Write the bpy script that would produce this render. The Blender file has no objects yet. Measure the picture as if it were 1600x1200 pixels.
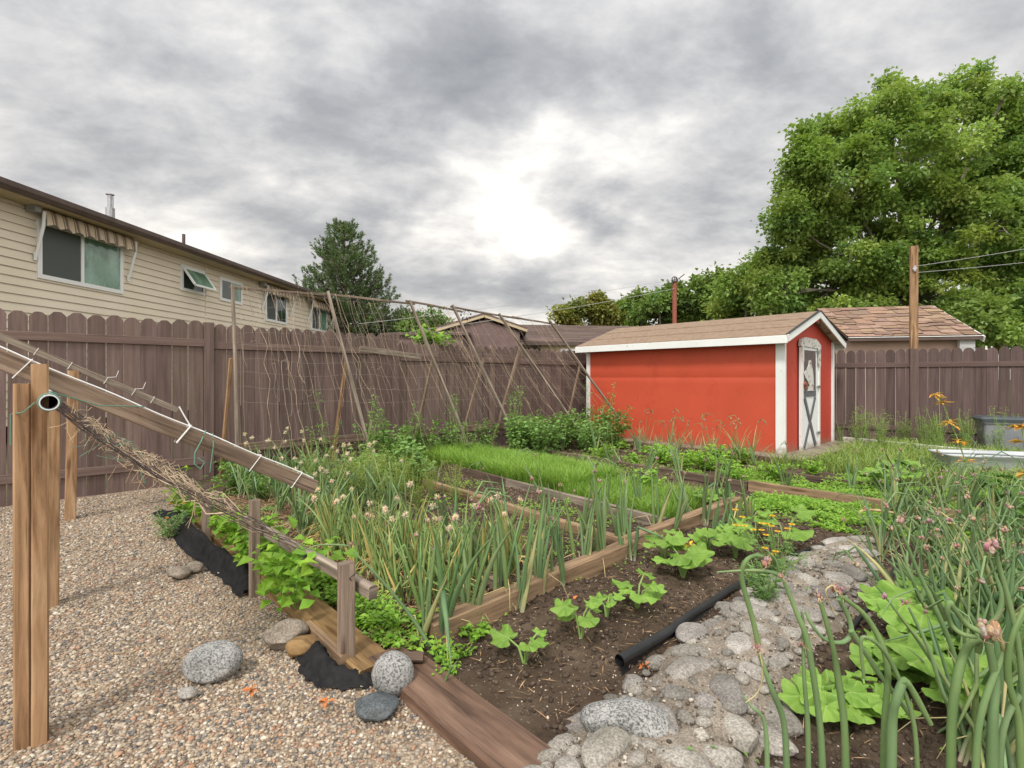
import bpy, bmesh, math, random
import numpy as np
from mathutils import Vector, Matrix
random.seed(7); RS = np.random.RandomState(11)
scene = bpy.context.scene
COL = bpy.data.collections.new("garden"); scene.collection.children.link(COL)
R = math.radians
U = np.array([-.675, .738, 0.]); V = np.array([.738, .675, 0.]); ZZ = np.array([0, 0, 1.])
CAMH = 1.2; HOR = 590.
def G(a, b, z=0.): return a*U + b*V + z*ZZ                      # garden axes
def at(px, py, Y): return np.array([(px-800)/800*Y, Y, CAMH-(py-HOR)/800*Y])
def gnd(px, py, z=0.):
    Y = 800*(CAMH-z)/(py-HOR); return at(px, py, Y)
def ab(p): return float(np.dot(p, U)), float(np.dot(p, V))
def rnd(a, b): return random.uniform(a, b)

# ------------------------------------------------------------ mesh builder
class MB:
    def __init__(s): s.v=[]; s.l=[]; s.t=[]; s.uv=[]; s.c=[]; s.n=0
    def add(s, v, f, uv=None, col=None):
        v = np.asarray(v, float).reshape(-1, 3); n = len(v)
        f = np.asarray(f, int)
        s.v.append(v); s.l.append((f+s.n).ravel()); s.t.append(np.full(len(f), f.shape[1]))
        s.uv.append(np.zeros((n, 2)) if uv is None else np.asarray(uv, float))
        if col is None: col = (1, 1, 1)
        col = np.asarray(col, float)
        s.c.append(np.tile(col, (n, 1)) if col.ndim == 1 else col)
        s.n += n; return s
    def arrays(s):
        return (np.concatenate(s.v), np.concatenate(s.l), np.concatenate(s.t), np.concatenate(s.uv), np.concatenate(s.c))
    def merge(s, o, M=None, off=(0, 0, 0), col=None):
        v, l, t, uv, c = o.arrays()
        if M is not None: v = v @ np.asarray(M).T
        v = v + np.asarray(off)
        s.v.append(v); s.l.append(l+s.n); s.t.append(t); s.uv.append(uv); s.c.append(c if col is None else c*np.asarray(col)); s.n += len(v)
        return s
    def mesh(s, name, mat, smooth=False, off=(0, 0, 0)):
        me = bpy.data.meshes.new(name)
        v, l, t, uv, c = s.arrays(); v = v - np.asarray(off)
        me.vertices.add(len(v)); me.vertices.foreach_set('co', v.ravel())
        me.loops.add(len(l)); me.loops.foreach_set('vertex_index', l)
        me.polygons.add(len(t)); st = np.concatenate([[0], np.cumsum(t)[:-1]])
        me.polygons.foreach_set('loop_start', st); me.polygons.foreach_set('loop_total', t)
        me.polygons.foreach_set('use_smooth', np.full(len(t), smooth))
        ul = me.uv_layers.new(name='UVMap'); ul.data.foreach_set('uv', uv[l].ravel())
        ca = me.color_attributes.new('Col', 'FLOAT_COLOR', 'POINT')
        ca.data.foreach_set('color', np.hstack([c, np.ones((len(c), 1))]).ravel())
        me.update(calc_edges=True); me.validate()
        me.materials.append(mat); return me

ORG = {}
def meta(o, label=None, cat=None, group=None, kind=None):
    if label: o['label'] = label
    if cat: o['category'] = cat
    if group: o['group'] = group
    if kind: o['kind'] = kind
    return o
def thing(name, label, cat, loc=(0, 0, 0), group=None):
    o = bpy.data.objects.new(name, None); COL.objects.link(o); o.location = tuple(loc); o.empty_display_size = .1
    ORG[o.name] = np.array(loc, float); return meta(o, label, cat, group)
def part(name, mb, mat, parent, smooth=False, label=None, kind=None):
    org = ORG[parent.name]
    o = bpy.data.objects.new(name, mb.mesh(name, mat, smooth, org)); COL.objects.link(o); o.parent = parent
    ORG[o.name] = org; return meta(o, label, None, None, kind)
def solo(name, mb, mat, label, cat, group=None, smooth=False, loc=None):
    v = np.concatenate(mb.v)
    if loc is None: loc = np.array([(v[:,0].min()+v[:,0].max())/2, (v[:,1].min()+v[:,1].max())/2, v[:,2].min()])
    o = bpy.data.objects.new(name, mb.mesh(name, mat, smooth, loc)); COL.objects.link(o); o.location = tuple(loc)
    ORG[o.name] = np.array(loc, float); return meta(o, label, cat, group)
def setting(name, mb, mat, kind='structure', smooth=False, label=None):
    o = bpy.data.objects.new(name, mb.mesh(name, mat, smooth)); COL.objects.link(o)
    return meta(o, label, None, None, kind)
def dup(root, loc, rz=0., sc=1., label=None, group=None, cat=None, tilt=(0, 0)):
    c = root.copy(); COL.objects.link(c); c.location = tuple(loc); c.rotation_euler = (tilt[0], tilt[1], rz); c.scale = (sc,)*3 if np.isscalar(sc) else sc
    if label: c['label'] = label
    if group: c['group'] = group
    for ch in list(root.children):
        d = ch.copy(); COL.objects.link(d); d.parent = c
        for g in list(ch.children):
            e = g.copy(); COL.objects.link(e); e.parent = d
    return c

# ------------------------------------------------------------ shapes
def nrm(v): v = np.asarray(v, float); return v/max(1e-9, np.linalg.norm(v))
def frame(d, up=(0, 0, 1)):
    d = nrm(d); s = np.cross(d, up)
    if np.linalg.norm(s) < 1e-4: s = np.cross(d, (0, 1, 0))
    s = nrm(s); return d, s, np.cross(s, d)
def beam(mb, p0, p1, w, h, up=(0, 0, 1), ch=.004, seg=1, col=(1, 1, 1), jit=0., twist=0.):
    """chamfered board from p0 to p1, width w sideways, height h along up; uv.x runs with the grain"""
    p0 = np.asarray(p0, float); p1 = np.asarray(p1, float); d, s, u = frame(p1-p0, up); L = np.linalg.norm(p1-p0)
    ch = min(ch, w*.3, h*.3); a, b = w/2, h/2
    sec = np.array([(-a+ch,-b),(a-ch,-b),(a,-b+ch),(a,b-ch),(a-ch,b),(-a+ch,b),(-a,b-ch),(-a,-b+ch)])
    per = np.concatenate([[0], np.cumsum(np.linalg.norm(np.roll(sec,-1,0)-sec, axis=1))])
    sec9 = np.vstack([sec, sec[:1]]); ou, ov = rnd(0, 50), rnd(0, 50)
    vs, uv = [], []
    for i in range(seg+1):
        t = i/seg; c = p0+(p1-p0)*t
        if 0 < i < seg and jit: c = c+s*rnd(-jit, jit)+u*rnd(-jit, jit)
        an = twist*(t-.5); S = s*math.cos(an)+u*math.sin(an); W = u*math.cos(an)-s*math.sin(an)
        for k in range(9):
            vs.append(c+S*sec9[k,0]+W*sec9[k,1]); uv.append((ou+L*t, ov+per[k]))
    f = [(i*9+k, i*9+k+1, (i+1)*9+k+1, (i+1)*9+k) for i in range(seg) for k in range(8)]
    mb.add(vs, f, uv, col)
    for i, fl in ((0, 1), (seg, 0)):
        e = [vs[i*9+k] for k in range(8)]; q = [(ou+3.3+sec[k,0]*.2, ov+sec[k,1]) for k in range(8)]
        if fl: e = e[::-1]; q = q[::-1]
        mb.add(e, [tuple(range(7, -1, -1))] if not fl else [tuple(range(7, -1, -1))], q, np.asarray(col)*.8)
    return mb
def box(mb, x0, x1, y0, y1, z0, z1, M=None, off=(0, 0, 0), col=(1, 1, 1)):
    q = []
    def face(a, b, c, d, u0, v0): q.append(([a, b, c, d], [(0, 0), (u0, 0), (u0, v0), (0, v0)]))
    P = lambda i, j, k: np.array([(x0, x1)[i], (y0, y1)[j], (z0, z1)[k]], float)
    X, Y, Z = x1-x0, y1-y0, z1-z0
    face(P(0,0,0),P(1,0,0),P(1,0,1),P(0,0,1),X,Z); face(P(1,1,0),P(0,1,0),P(0,1,1),P(1,1,1),X,Z)
    face(P(1,0,0),P(1,1,0),P(1,1,1),P(1,0,1),Y,Z); face(P(0,1,0),P(0,0,0),P(0,0,1),P(0,1,1),Y,Z)
    face(P(0,0,1),P(1,0,1),P(1,1,1),P(0,1,1),X,Y); face(P(0,1,0),P(1,1,0),P(1,0,0),P(0,0,0),X,Y)
    for vs, uv in q:
        vs = np.array(vs)
        if M is not None: vs = vs @ np.asarray(M).T
        mb.add(vs+np.asarray(off), [(0, 1, 2, 3)], uv, col)
    return mb
def AB(a, b, z): return np.array([a, b, z])
MG = np.array([U, V, ZZ]).T                                     # (a,b,z) -> world
def gbox(mb, a0, a1, b0, b1, z0, z1, col=(1, 1, 1)):            # box in garden axes (mirrored frame is fine)
    return box(mb, a0, a1, b0, b1, z0, z1, MG, col=col)
def tube(mb, pts, rad, n=8, col=(1, 1, 1), cap=True, flat=1.):
    pts = np.asarray(pts, float); m = len(pts); rad = np.full(m, rad) if np.isscalar(rad) else np.asarray(rad, float)
    T = np.gradient(pts, axis=0); T /= np.maximum(1e-9, np.linalg.norm(T, axis=1))[:, None]
    s = np.cross(T[0], (0, 0, 1.));
    if np.linalg.norm(s) < .05: s = np.cross(T[0], (1., 0, 0))
    s = nrm(s); vs, uv = [], []; L = 0; ou = rnd(0, 9)
    for i in range(m):
        s = nrm(s-T[i]*np.dot(s, T[i])); u = np.cross(s, T[i])
        if i: L += np.linalg.norm(pts[i]-pts[i-1])
        for k in range(n+1):
            an = 2*math.pi*k/n; vs.append(pts[i]+rad[i]*(s*math.cos(an)+u*math.sin(an)*flat)); uv.append((ou+L, k/n*2*math.pi*rad[0]))
    f = [(i*(n+1)+k, i*(n+1)+k+1, (i+1)*(n+1)+k+1, (i+1)*(n+1)+k) for i in range(m-1) for k in range(n)]
    col = np.asarray(col, float)
    if col.ndim == 2: col = np.repeat(col, n+1, axis=0)
    mb.add(vs, f, uv, col)
    if cap:
        cc = col if col.ndim == 1 else None
        mb.add(vs[:n], [tuple(range(n))], uv[:n], cc if cc is not None else col[:n])
        mb.add(vs[-n-1:-1], [tuple(range(n-1, -1, -1))], uv[-n-1:-1], cc if cc is not None else col[-n:])
    return mb
def prism(mb, poly, nvec, th, uvs=None, col=(1, 1, 1)):
    """flat polygon (world pts) given thickness th along nvec"""
    poly = np.asarray(poly, float); n = len(poly); nv = nrm(nvec)*th
    if uvs is None:
        d = nrm(poly[1]-poly[0]); e = np.cross(nrm(nvec), d); uvs = [(np.dot(p-poly[0], d), np.dot(p-poly[0], e)) for p in poly]
    uvs = np.asarray(uvs)
    mb.add(poly, [tuple(range(n-1, -1, -1))], uvs, col); mb.add(poly+nv, [tuple(range(n))], uvs, col)
    for i in range(n):
        j = (i+1) % n; mb.add([poly[i], poly[j], poly[j]+nv, poly[i]+nv], [(0, 1, 2, 3)], [uvs[i], uvs[j], uvs[j]+(.01, .01), uvs[i]+(.01, .01)], col)
    return mb
def ico(sub):
    bm = bmesh.new(); bmesh.ops.create_icosphere(bm, subdivisions=sub, radius=1.)
    v = np.array([x.co[:] for x in bm.verts]); f = np.array([[q.index for q in p.verts] for p in bm.faces]); bm.free(); return v, f
ICO = {k: ico(k) for k in (1, 2, 3, 4)}
def vnoise(p, seed=0, freq=1.):
    """smooth value noise on points (N,3) -> (-1..1)"""
    p = np.asarray(p, float)*freq+seed*17.3; i = np.floor(p).astype(np.int64); f = p-i; f = f*f*(3-2*f)
    def h(x, y, z):
        n = (x*374761393+y*668265263+z*2147483647+seed*69069) & 0xffffffff
        n = ((n ^ (n >> 13))*1274126177) & 0xffffffff; n = n ^ (n >> 16); return (n & 0xffff)/32767.5-1
    r = 0
    for dx in (0, 1):
        for dy in (0, 1):
            for dz in (0, 1):
                w = (f[:,0] if dx else 1-f[:,0])*(f[:,1] if dy else 1-f[:,1])*(f[:,2] if dz else 1-f[:,2])
                r = r+w*h(i[:,0]+dx, i[:,1]+dy, i[:,2]+dz)
    return r
def fbm(p, seed=0, freq=1., oct=4, g=.5):
    s = 0; a = 1; t = 0
    for k in range(oct): s = s+a*vnoise(p, seed+k, freq*2**k); t += a; a *= g
    return s/t
def rotz(a): c, s = math.cos(a), math.sin(a); return np.array([[c, -s, 0], [s, c, 0], [0, 0, 1.]])
def rotx(a): c, s = math.cos(a), math.sin(a); return np.array([[1, 0, 0], [0, c, -s], [0, s, c]])
def rock(mb, c, r, rz=0., seed=0, sub=4, rough=.18, planes=5, col=(1, 1, 1), sink=.25):
    v, f = ICO[sub]; v = v.copy(); rs = np.random.RandomState(seed+1)
    for k in range(planes):                                     # knock facets off
        n = nrm(rs.normal(size=3)); d = rs.uniform(.68, .92); q = v @ n; m = q > d; v[m] -= np.outer((q[m]-d)*.85, n)
    v = v*(1+rough*fbm(v, seed, 1.1, 2)+.04*fbm(v, seed+5, 4., 3))[:, None]
    v = (v*np.asarray(r)) @ rotz(rz).T + np.asarray(c)+np.array([0, 0, r[2]*(1-sink*2)])
    mb.add(v, f, v[:, :2], col); return mb

# ------------------------------------------------------------ materials
def new_mat(name):
    m = bpy.data.materials.new(name); m.use_nodes = True; nt = m.node_tree; nt.nodes.clear()
    return m, nt, nt.nodes.new('ShaderNodeOutputMaterial')
def N(nt, typ, **kw):
    n = nt.nodes.new(typ)
    for k, v in kw.items():
        if k in n.inputs: n.inputs[k].default_value = v
        else: setattr(n, k, v)
    return n
def ramp(nt, fac, stops, interp='LINEAR'):
    r = nt.nodes.new('ShaderNodeValToRGB'); nt.links.new(fac, r.inputs[0]); e = r.color_ramp; e.interpolation = interp
    while len(e.elements) < len(stops): e.elements.new(.5)
    for el, (p, c) in zip(e.elements, stops): el.position = p; el.color = (*c, 1)
    return r.outputs[0]
def mixc(nt, fac, a, b, mode='MIX'):
    m = nt.nodes.new('ShaderNodeMix'); m.data_type = 'RGBA'; m.blend_type = mode
    for i, x in ((0, fac), (6, a), (7, b)):
        if hasattr(x, 'links'): nt.links.new(x, m.inputs[i])
        else: m.inputs[i].default_value = x if i == 0 else (*x, 1)
    return m.outputs[2]
def noise(nt, vec, scale, detail=5, rough=.6, dist=0.):
    n = N(nt, 'ShaderNodeTexNoise'); n.inputs['Scale'].default_value = scale; n.inputs['Detail'].default_value = detail
    n.inputs['Roughness'].default_value = rough; n.inputs['Distortion'].default_value = dist
    nt.links.new(vec, n.inputs['Vector']); return n.outputs['Fac']
def vec(nt, coord='Object', stretch=(1, 1, 1)):
    t = nt.nodes.new('ShaderNodeTexCoord'); m = nt.nodes.new('ShaderNodeMapping'); m.inputs['Scale'].default_value = stretch
    nt.links.new(t.outputs[coord], m.inputs['Vector']); return m.outputs[0]
def finish(nt, out, colr, rough=.8, bump=None, bstr=.3, bdist=.01, spec=.3, metal=0., trans=0., tcol=None):
    p = N(nt, 'ShaderNodeBsdfPrincipled'); p.inputs['Roughness'].default_value = rough if not hasattr(rough, 'links') else .5
    if hasattr(rough, 'links'): nt.links.new(rough, p.inputs['Roughness'])
    p.inputs['Specular IOR Level'].default_value = spec; p.inputs['Metallic'].default_value = metal
    if hasattr(colr, 'links'): nt.links.new(colr, p.inputs['Base Color'])
    else: p.inputs['Base Color'].default_value = (*colr, 1)
    if bump is not None:
        b = N(nt, 'ShaderNodeBump'); b.inputs['Strength'].default_value = bstr; b.inputs['Distance'].default_value = bdist
        nt.links.new(bump, b.inputs['Height']); nt.links.new(b.outputs[0], p.inputs['Normal'])
    sh = p.outputs[0]
    if trans:
        t = N(nt, 'ShaderNodeBsdfTranslucent'); x = N(nt, 'ShaderNodeMixShader'); x.inputs[0].default_value = trans
        if hasattr(colr, 'links'): nt.links.new(mixc(nt, .5, colr, tcol or (.25, .4, .03)), t.inputs[0])
        else: t.inputs[0].default_value = (*colr, 1)
        nt.links.new(sh, x.inputs[1]); nt.links.new(t.outputs[0], x.inputs[2]); sh = x.outputs[0]
    nt.links.new(sh, out.inputs[0])
def attr(nt, name='Col'):
    a = nt.nodes.new('ShaderNodeAttribute'); a.attribute_name = name; return a.outputs['Color']
def mat(name, cols, scale=4., stretch=(1, 1, 1), coord='Object', rough=.85, bstr=.3, bscale=60., bdist=.005, spec=.25, metal=0., trans=0., tint=True, lo=.35, hi=.65, tcol=None, detail=6):
    m, nt, out = new_mat(name); v = vec(nt, coord, stretch)
    k = len(cols); st = [(lo+(hi-lo)*i/(max(1, k-1)), c) for i, c in enumerate(cols)]
    c = ramp(nt, noise(nt, v, scale, detail), st) if k > 1 else None
    if c is None: n = N(nt, 'ShaderNodeRGB'); n.outputs[0].default_value = (*cols[0], 1); c = n.outputs[0]
    if tint: c = mixc(nt, 1., c, attr(nt), 'MULTIPLY')
    b = noise(nt, v, bscale, 4) if bstr else None
    finish(nt, out, c, rough, b, bstr, bdist, spec, metal, trans, tcol); return m
def wood(name, light, mid, dark, grain=26., crack=.35, rough=.8, knots=True, bd=.003, wet=0.):
    """uv.x along the grain"""
    m, nt, out = new_mat(name); v = vec(nt, 'UV', (1.1, grain, 1)); v2 = vec(nt, 'UV', (1., 3.5, 1)); v3 = vec(nt, 'UV', (1.4, 9., 1))
    g = noise(nt, v, 1.6, 8, .65, .6); c = ramp(nt, g, [(.3, dark), (.5, mid), (.72, light)])
    w = ramp(nt, noise(nt, v2, 1.8, 4), [(.35, (.62, .6, .58)), (.65, (1.12, 1.1, 1.06))]); c = mixc(nt, .8, c, w, 'MULTIPLY')
    cr = ramp(nt, noise(nt, vec(nt, 'UV', (.9, grain*2.2, 1)), 1.9, 3, .5), [(.30, (.25, .22, .2)), (.36, (1, 1, 1))]); c = mixc(nt, crack, c, cr, 'MULTIPLY')
    if knots:
        vo = N(nt, 'ShaderNodeTexVoronoi'); vo.inputs['Scale'].default_value = 1.1; nt.links.new(v3, vo.inputs['Vector'])
        kn = ramp(nt, vo.outputs['Distance'], [(.0, (.25, .16, .1)), (.10, (.45, .35, .27)), (.17, (1, 1, 1))]); c = mixc(nt, .75, c, kn, 'MULTIPLY')
    c = mixc(nt, 1., c, attr(nt), 'MULTIPLY')
    finish(nt, out, c, rough, g, .6, bd, .2); return m

def leafmat(name, c0, c1, trans=.3, rough=.5, scale=3., tcol=None, spec=.35, bstr=0.):
    return mat(name, [c0, c1], scale=scale, rough=rough, bstr=bstr, bscale=90, bdist=.003, trans=trans, spec=spec, tcol=tcol)

M = {}
M['oldwood'] = wood('weathered grey wood', (.42, .36, .29), (.25, .205, .165), (.10, .078, .062), 24, .6)
M['cedar'] = wood('cedar post wood', (.52, .37, .23), (.35, .21, .115), (.13, .070, .036), 17, .7)
M['beamwood'] = wood('aged brown beam wood', (.42, .33, .255), (.255, .185, .135), (.085, .058, .042), 24, .75)
M['plank'] = wood('wet yellow brown plank', (.36, .235, .11), (.24, .15, .068), (.11, .065, .03), 14, .65)
M['redplank'] = wood('reddish landscape tie', (.27, .175, .125), (.165, .10, .07), (.07, .043, .032), 14, .7, .5)
M['timber'] = wood('bed timber', (.44, .31, .19), (.29, .195, .12), (.13, .085, .055), 18, .6)
M['darktimber'] = wood('dark damp timber', (.22, .16, .12), (.13, .09, .07), (.055, .04, .03), 18, .5)
def fencemat():
    m, nt, out = new_mat('brown fence stain'); v = vec(nt, 'UV', (.9, 22, 1)); g = noise(nt, v, 1.5, 8, .65, .5)
    c = ramp(nt, g, [(.3, (.112, .075, .064)), (.5, (.150, .104, .089)), (.75, (.205, .150, .127))])
    p = ramp(nt, noise(nt, vec(nt, 'UV', (3, 12, 1)), 2.2, 6, .7), [(.62, (0, 0, 0)), (.72, (1, 1, 1))])
    c = mixc(nt, .8, c, ramp(nt, noise(nt, vec(nt, 'UV', (.6, 5, 1)), 1.6, 5), [(.3, (.72, .71, .70)), (.7, (1.2, 1.2, 1.2))]), 'MULTIPLY'); c = mixc(nt, mixc(nt, .45, (0, 0, 0), p), c, (.30, .25, .215)); c = mixc(nt, 1., c, attr(nt), 'MULTIPLY')
    finish(nt, out, c, .75, g, .5, .002, .25); return m
M['fence'] = fencemat()
def paint(name, base, scuff, amt=.66, rough=.55, scale=7., bs=.15, mud=None):
    m, nt, out = new_mat(name); v = vec(nt, 'Object'); n1 = noise(nt, v, scale, 8, .7)
    c = mixc(nt, ramp(nt, n1, [(amt, (0, 0, 0)), (amt+.03, (1, 1, 1))]), base, scuff)
    c = mixc(nt, .5, c, ramp(nt, noise(nt, v, 1.3, 4), [(.3, (.82, .82, .82)), (.7, (1.1, 1.1, 1.1))]), 'MULTIPLY')
    if mud:
        sp = nt.nodes.new('ShaderNodeSeparateXYZ'); nt.links.new(nt.nodes.new('ShaderNodeTexCoord').outputs['Object'], sp.inputs[0]); ad = nt.nodes.new('ShaderNodeMath'); ad.operation = 'MULTIPLY_ADD'; nt.links.new(noise(nt, v, 9, 8, .75), ad.inputs[0]); ad.inputs[1].default_value = .55; nt.links.new(sp.outputs[2], ad.inputs[2])
        c = mixc(nt, ramp(nt, ad.outputs[0], [(.36, (.8, .8, .8)), (.47, (0, 0, 0))]), c, mud)
    finish(nt, out, c, rough, noise(nt, vec(nt, 'Object', (1, 1, .2)), 60, 4), bs, .003, .3); return m
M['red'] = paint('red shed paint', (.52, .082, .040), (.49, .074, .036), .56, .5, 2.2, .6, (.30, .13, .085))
M['redend'] = paint('red gable paint with shade', (.47, .06, .035), (.36, .04, .02), .64, .6, 5., .15, (.28, .15, .10))  # darker copy of the shed red, the gable's shade put into its colour
M['white'] = paint('white trim paint', (.74, .75, .73), (.36, .33, .29), .64, .6, 14., .15, (.34, .29, .23))
M['peel'] = paint('peeling white paint', (.58, .56, .52), (.16, .12, .10), .56, .7, 16.)
M['vinyl'] = mat('white vinyl', [(.78, .78, .76)], rough=.4, bstr=0)
M['soffit'] = mat('tan soffit', [(.46, .37, .24), (.52, .42, .28)], rough=.7, bstr=0)
M['siding'] = mat('cream vinyl siding', [(.72, .63, .49), (.78, .69, .55)], scale=.8, rough=.55, bstr=.1, bscale=30)
M['gutter'] = mat('brown gutter', [(.085, .06, .05), (.12, .085, .07)], rough=.45, bstr=0)
M['doorbrown'] = mat('brown door panel', [(.10, .075, .07), (.14, .105, .10)], scale=8, rough=.6)
M['doorgrey'] = mat('grey door brace', [(.13, .135, .145)], rough=.6, bstr=0)
M['shinglebrown'] = mat('brown asphalt shingle', [(.10, .072, .062), (.15, .11, .095)], scale=30, rough=.95, bstr=.5, bscale=180)
M['shingletan'] = mat('tan asphalt shingle', [(.23, .155, .11), (.31, .215, .16)], scale=25, rough=.95, bstr=.5, bscale=200)
M['shedroof'] = mat('shed roof felt', [(.205, .142, .098), (.275, .197, .138)], scale=12, rough=.95, bstr=.4, bscale=200)
M['stuccopink'] = mat('pink beige stucco', [(.48, .34, .27), (.54, .39, .31)], scale=2, rough=.9, bstr=.3)
M['stuccotan'] = mat('tan stucco', [(.42, .34, .2), (.48, .39, .25)], rough=.9)
M['brownwall'] = mat('brown gable wall', [(.15, .10, .092), (.18, .125, .115)], rough=.85)
M['black'] = mat('black plastic', [(.012, .012, .013), (.022, .022, .024)], scale=9, rough=.42, bstr=.2, bscale=30, spec=.4)
M['fabric'] = mat('black landscape fabric', [(.010, .010, .011), (.024, .023, .022)], scale=20, rough=.8, bstr=.5, bscale=300, spec=.2)
M['darkin'] = mat('dark interior', [(.01, .01, .01)], rough=.9, bstr=0)
M['metal'] = mat('galvanised metal', [(.32, .32, .33), (.45, .45, .46)], rough=.45, metal=.7, bstr=.1)
M['rust'] = mat('rusty steel', [(.22, .07, .045), (.32, .11, .07)], scale=18, rough=.8, bstr=.3)
M['wire'] = mat('wire', [(.45, .45, .45)], rough=.5, metal=.4, bstr=0)
M['pvc'] = mat('grey white pvc', [(.55, .56, .58), (.66, .67, .68)], rough=.35, bstr=0)
M['tie'] = mat('white cable tie', [(.8, .8, .78)], rough=.4, bstr=0)
M['cord'] = mat('green garden twine', [(.13, .25, .18)], rough=.8, bstr=0)
M['string'] = mat('grey netting string', [(.34, .29, .24)], rough=.9, bstr=0)
M['netdark'] = mat('dark netting', [(.05, .04, .04), (.12, .09, .08)], rough=.9, bstr=0)
M['deadvine'] = mat('dead vine', [(.40, .30, .20), (.55, .43, .31)], scale=30, rough=.9, bstr=0)
M['straw'] = mat('straw', [(.38, .25, .13), (.60, .45, .26)], scale=20, rough=.9, bstr=0)
M['granite'] = None
def granite(name, a, b, sp, blotch=(.5, .5, .48)):
    m, nt, out = new_mat(name); v = vec(nt, 'Object'); c = ramp(nt, noise(nt, v, 6, 4), [(.35, a), (.65, b)])
    s = ramp(nt, noise(nt, v, 130, 3, .7), [(.40, sp), (.5, (1, 1, 1)), (.62, (1.35, 1.35, 1.35))]); c = mixc(nt, 1., c, s, 'MULTIPLY')
    l = ramp(nt, noise(nt, v, 22, 6, .7), [(.58, (0, 0, 0)), (.66, (1, 1, 1))]); c = mixc(nt, mixc(nt, .4, (0, 0, 0), l), c, blotch)
    c = mixc(nt, 1., c, attr(nt), 'MULTIPLY')
    finish(nt, out, c, .85, noise(nt, v, 90, 6, .7), .6, .004, .25); return m
M['granite'] = granite('speckled granite', (.20, .20, .19), (.34, .33, .31), (.35, .35, .36))
M['slate'] = granite('dark slate', (.06, .07, .075), (.12, .13, .135), (.7, .7, .7), (.16, .17, .16))
M['cobble'] = granite('river stone', (.22, .205, .18), (.39, .365, .33), (.7, .7, .7), (.36, .34, .30))
M['mortar'] = granite('mortar', (.16, .13, .10), (.29, .245, .195), (.7, .7, .7), (.42, .385, .33))
def soil():
    m, nt, out = new_mat('dark garden soil'); v = vec(nt, 'Object')
    c = ramp(nt, noise(nt, v, 2.6, 9, .7), [(.3, (.046, .031, .021)), (.5, (.090, .063, .043)), (.70, (.165, .122, .086))])
    sp = ramp(nt, noise(nt, v, 85, 2, .5), [(.66, (0, 0, 0)), (.70, (1, 1, 1))]); c = mixc(nt, mixc(nt, .55, (0, 0, 0), sp), c, (.36, .28, .20))
    finish(nt, out, c, .95, noise(nt, v, 45, 8, .75), .9, .018, .12); return m
M['soil'] = soil()
def gravel():
    m, nt, out = new_mat('gravel bed'); v = vec(nt, 'Object'); vo = N(nt, 'ShaderNodeTexVoronoi'); vo.inputs['Scale'].default_value = 85.
    nt.links.new(v, vo.inputs['Vector']); sep = nt.nodes.new('ShaderNodeSeparateColor'); nt.links.new(vo.outputs['Color'], sep.inputs[0])
    c = ramp(nt, sep.outputs[0], [(.0, (.13, .105, .085)), (.2, (.25, .18, .125)), (.45, (.35, .26, .18)), (.7, (.42, .34, .25)), (.9, (.48, .43, .36)), (1., (.25, .22, .19))])
    c = mixc(nt, .9, c, ramp(nt, vo.outputs['Distance'], [(.25, (1, 1, 1)), (.75, (.45, .42, .4))]), 'MULTIPLY')
    fn = ramp(nt, noise(nt, v, .9, 5), [(.42, (0, 0, 0)), (.62, (1, 1, 1))]); c = mixc(nt, mixc(nt, .75, (0, 0, 0), fn), c, (.32, .25, .175))
    inv = N(nt, 'ShaderNodeMath', operation='SUBTRACT'); inv.inputs[0].default_value = 1.; nt.links.new(vo.outputs['Distance'], inv.inputs[1])
    finish(nt, out, c, .9, inv.outputs[0], .8, .006, .2); return m
M['gravel'] = gravel()
M['pebble'] = mat('pebbles', [(.85, .85, .85), (1, 1, 1)], scale=60, rough=.8, bstr=.2, bscale=200)
M['ground'] = mat('far ground', [(.07, .085, .035), (.13, .11, .07)], scale=.5, rough=.95, bstr=.5, bscale=8)
M['glass'] = mat('window glass', [(.03, .05, .04)], rough=.04, bstr=0, spec=.9)
M['glassreflect'] = mat('green glass with painted reflection', [(.05, .10, .06), (.15, .27, .19), (.24, .38, .30)], scale=2.2, stretch=(1, 1, .6), rough=.05, bstr=0, spec=.9)  # green tint mottled dark to pale, a tree reflection painted into the glass
M['screen'] = mat('insect screen', [(.09, .10, .095)], rough=.7, bstr=0)
def stripes():
    m, nt, out = new_mat('striped awning cloth'); t = nt.nodes.new('ShaderNodeTexCoord'); sp = nt.nodes.new('ShaderNodeSeparateXYZ'); nt.links.new(t.outputs['UV'], sp.inputs[0])
    md = N(nt, 'ShaderNodeMath', operation='FRACT'); ml = N(nt, 'ShaderNodeMath', operation='MULTIPLY'); ml.inputs[1].default_value = 4.2
    nt.links.new(sp.outputs[0], ml.inputs[0]); nt.links.new(ml.outputs[0], md.inputs[0])
    c = ramp(nt, md.outputs[0], [(0, (.56, .46, .33)), (.42, (.16, .11, .09)), (.52, (.56, .46, .33)), (.60, (.20, .14, .11)), (.82, (.40, .30, .20)), (.92, (.56, .46, .33))], 'CONSTANT')
    finish(nt, out, c, .8); return m
M['stripe'] = stripes()
M['tub'] = mat('white plastic tub', [(.46, .49, .50), (.60, .62, .62)], scale=3, rough=.35, bstr=0, trans=.15)
M['bin'] = mat('grey bin', [(.20, .21, .23), (.27, .28, .30)], rough=.45, bstr=0)
M['binlid'] = mat('dark grey lid', [(.07, .08, .09)], rough=.4, bstr=0)
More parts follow.
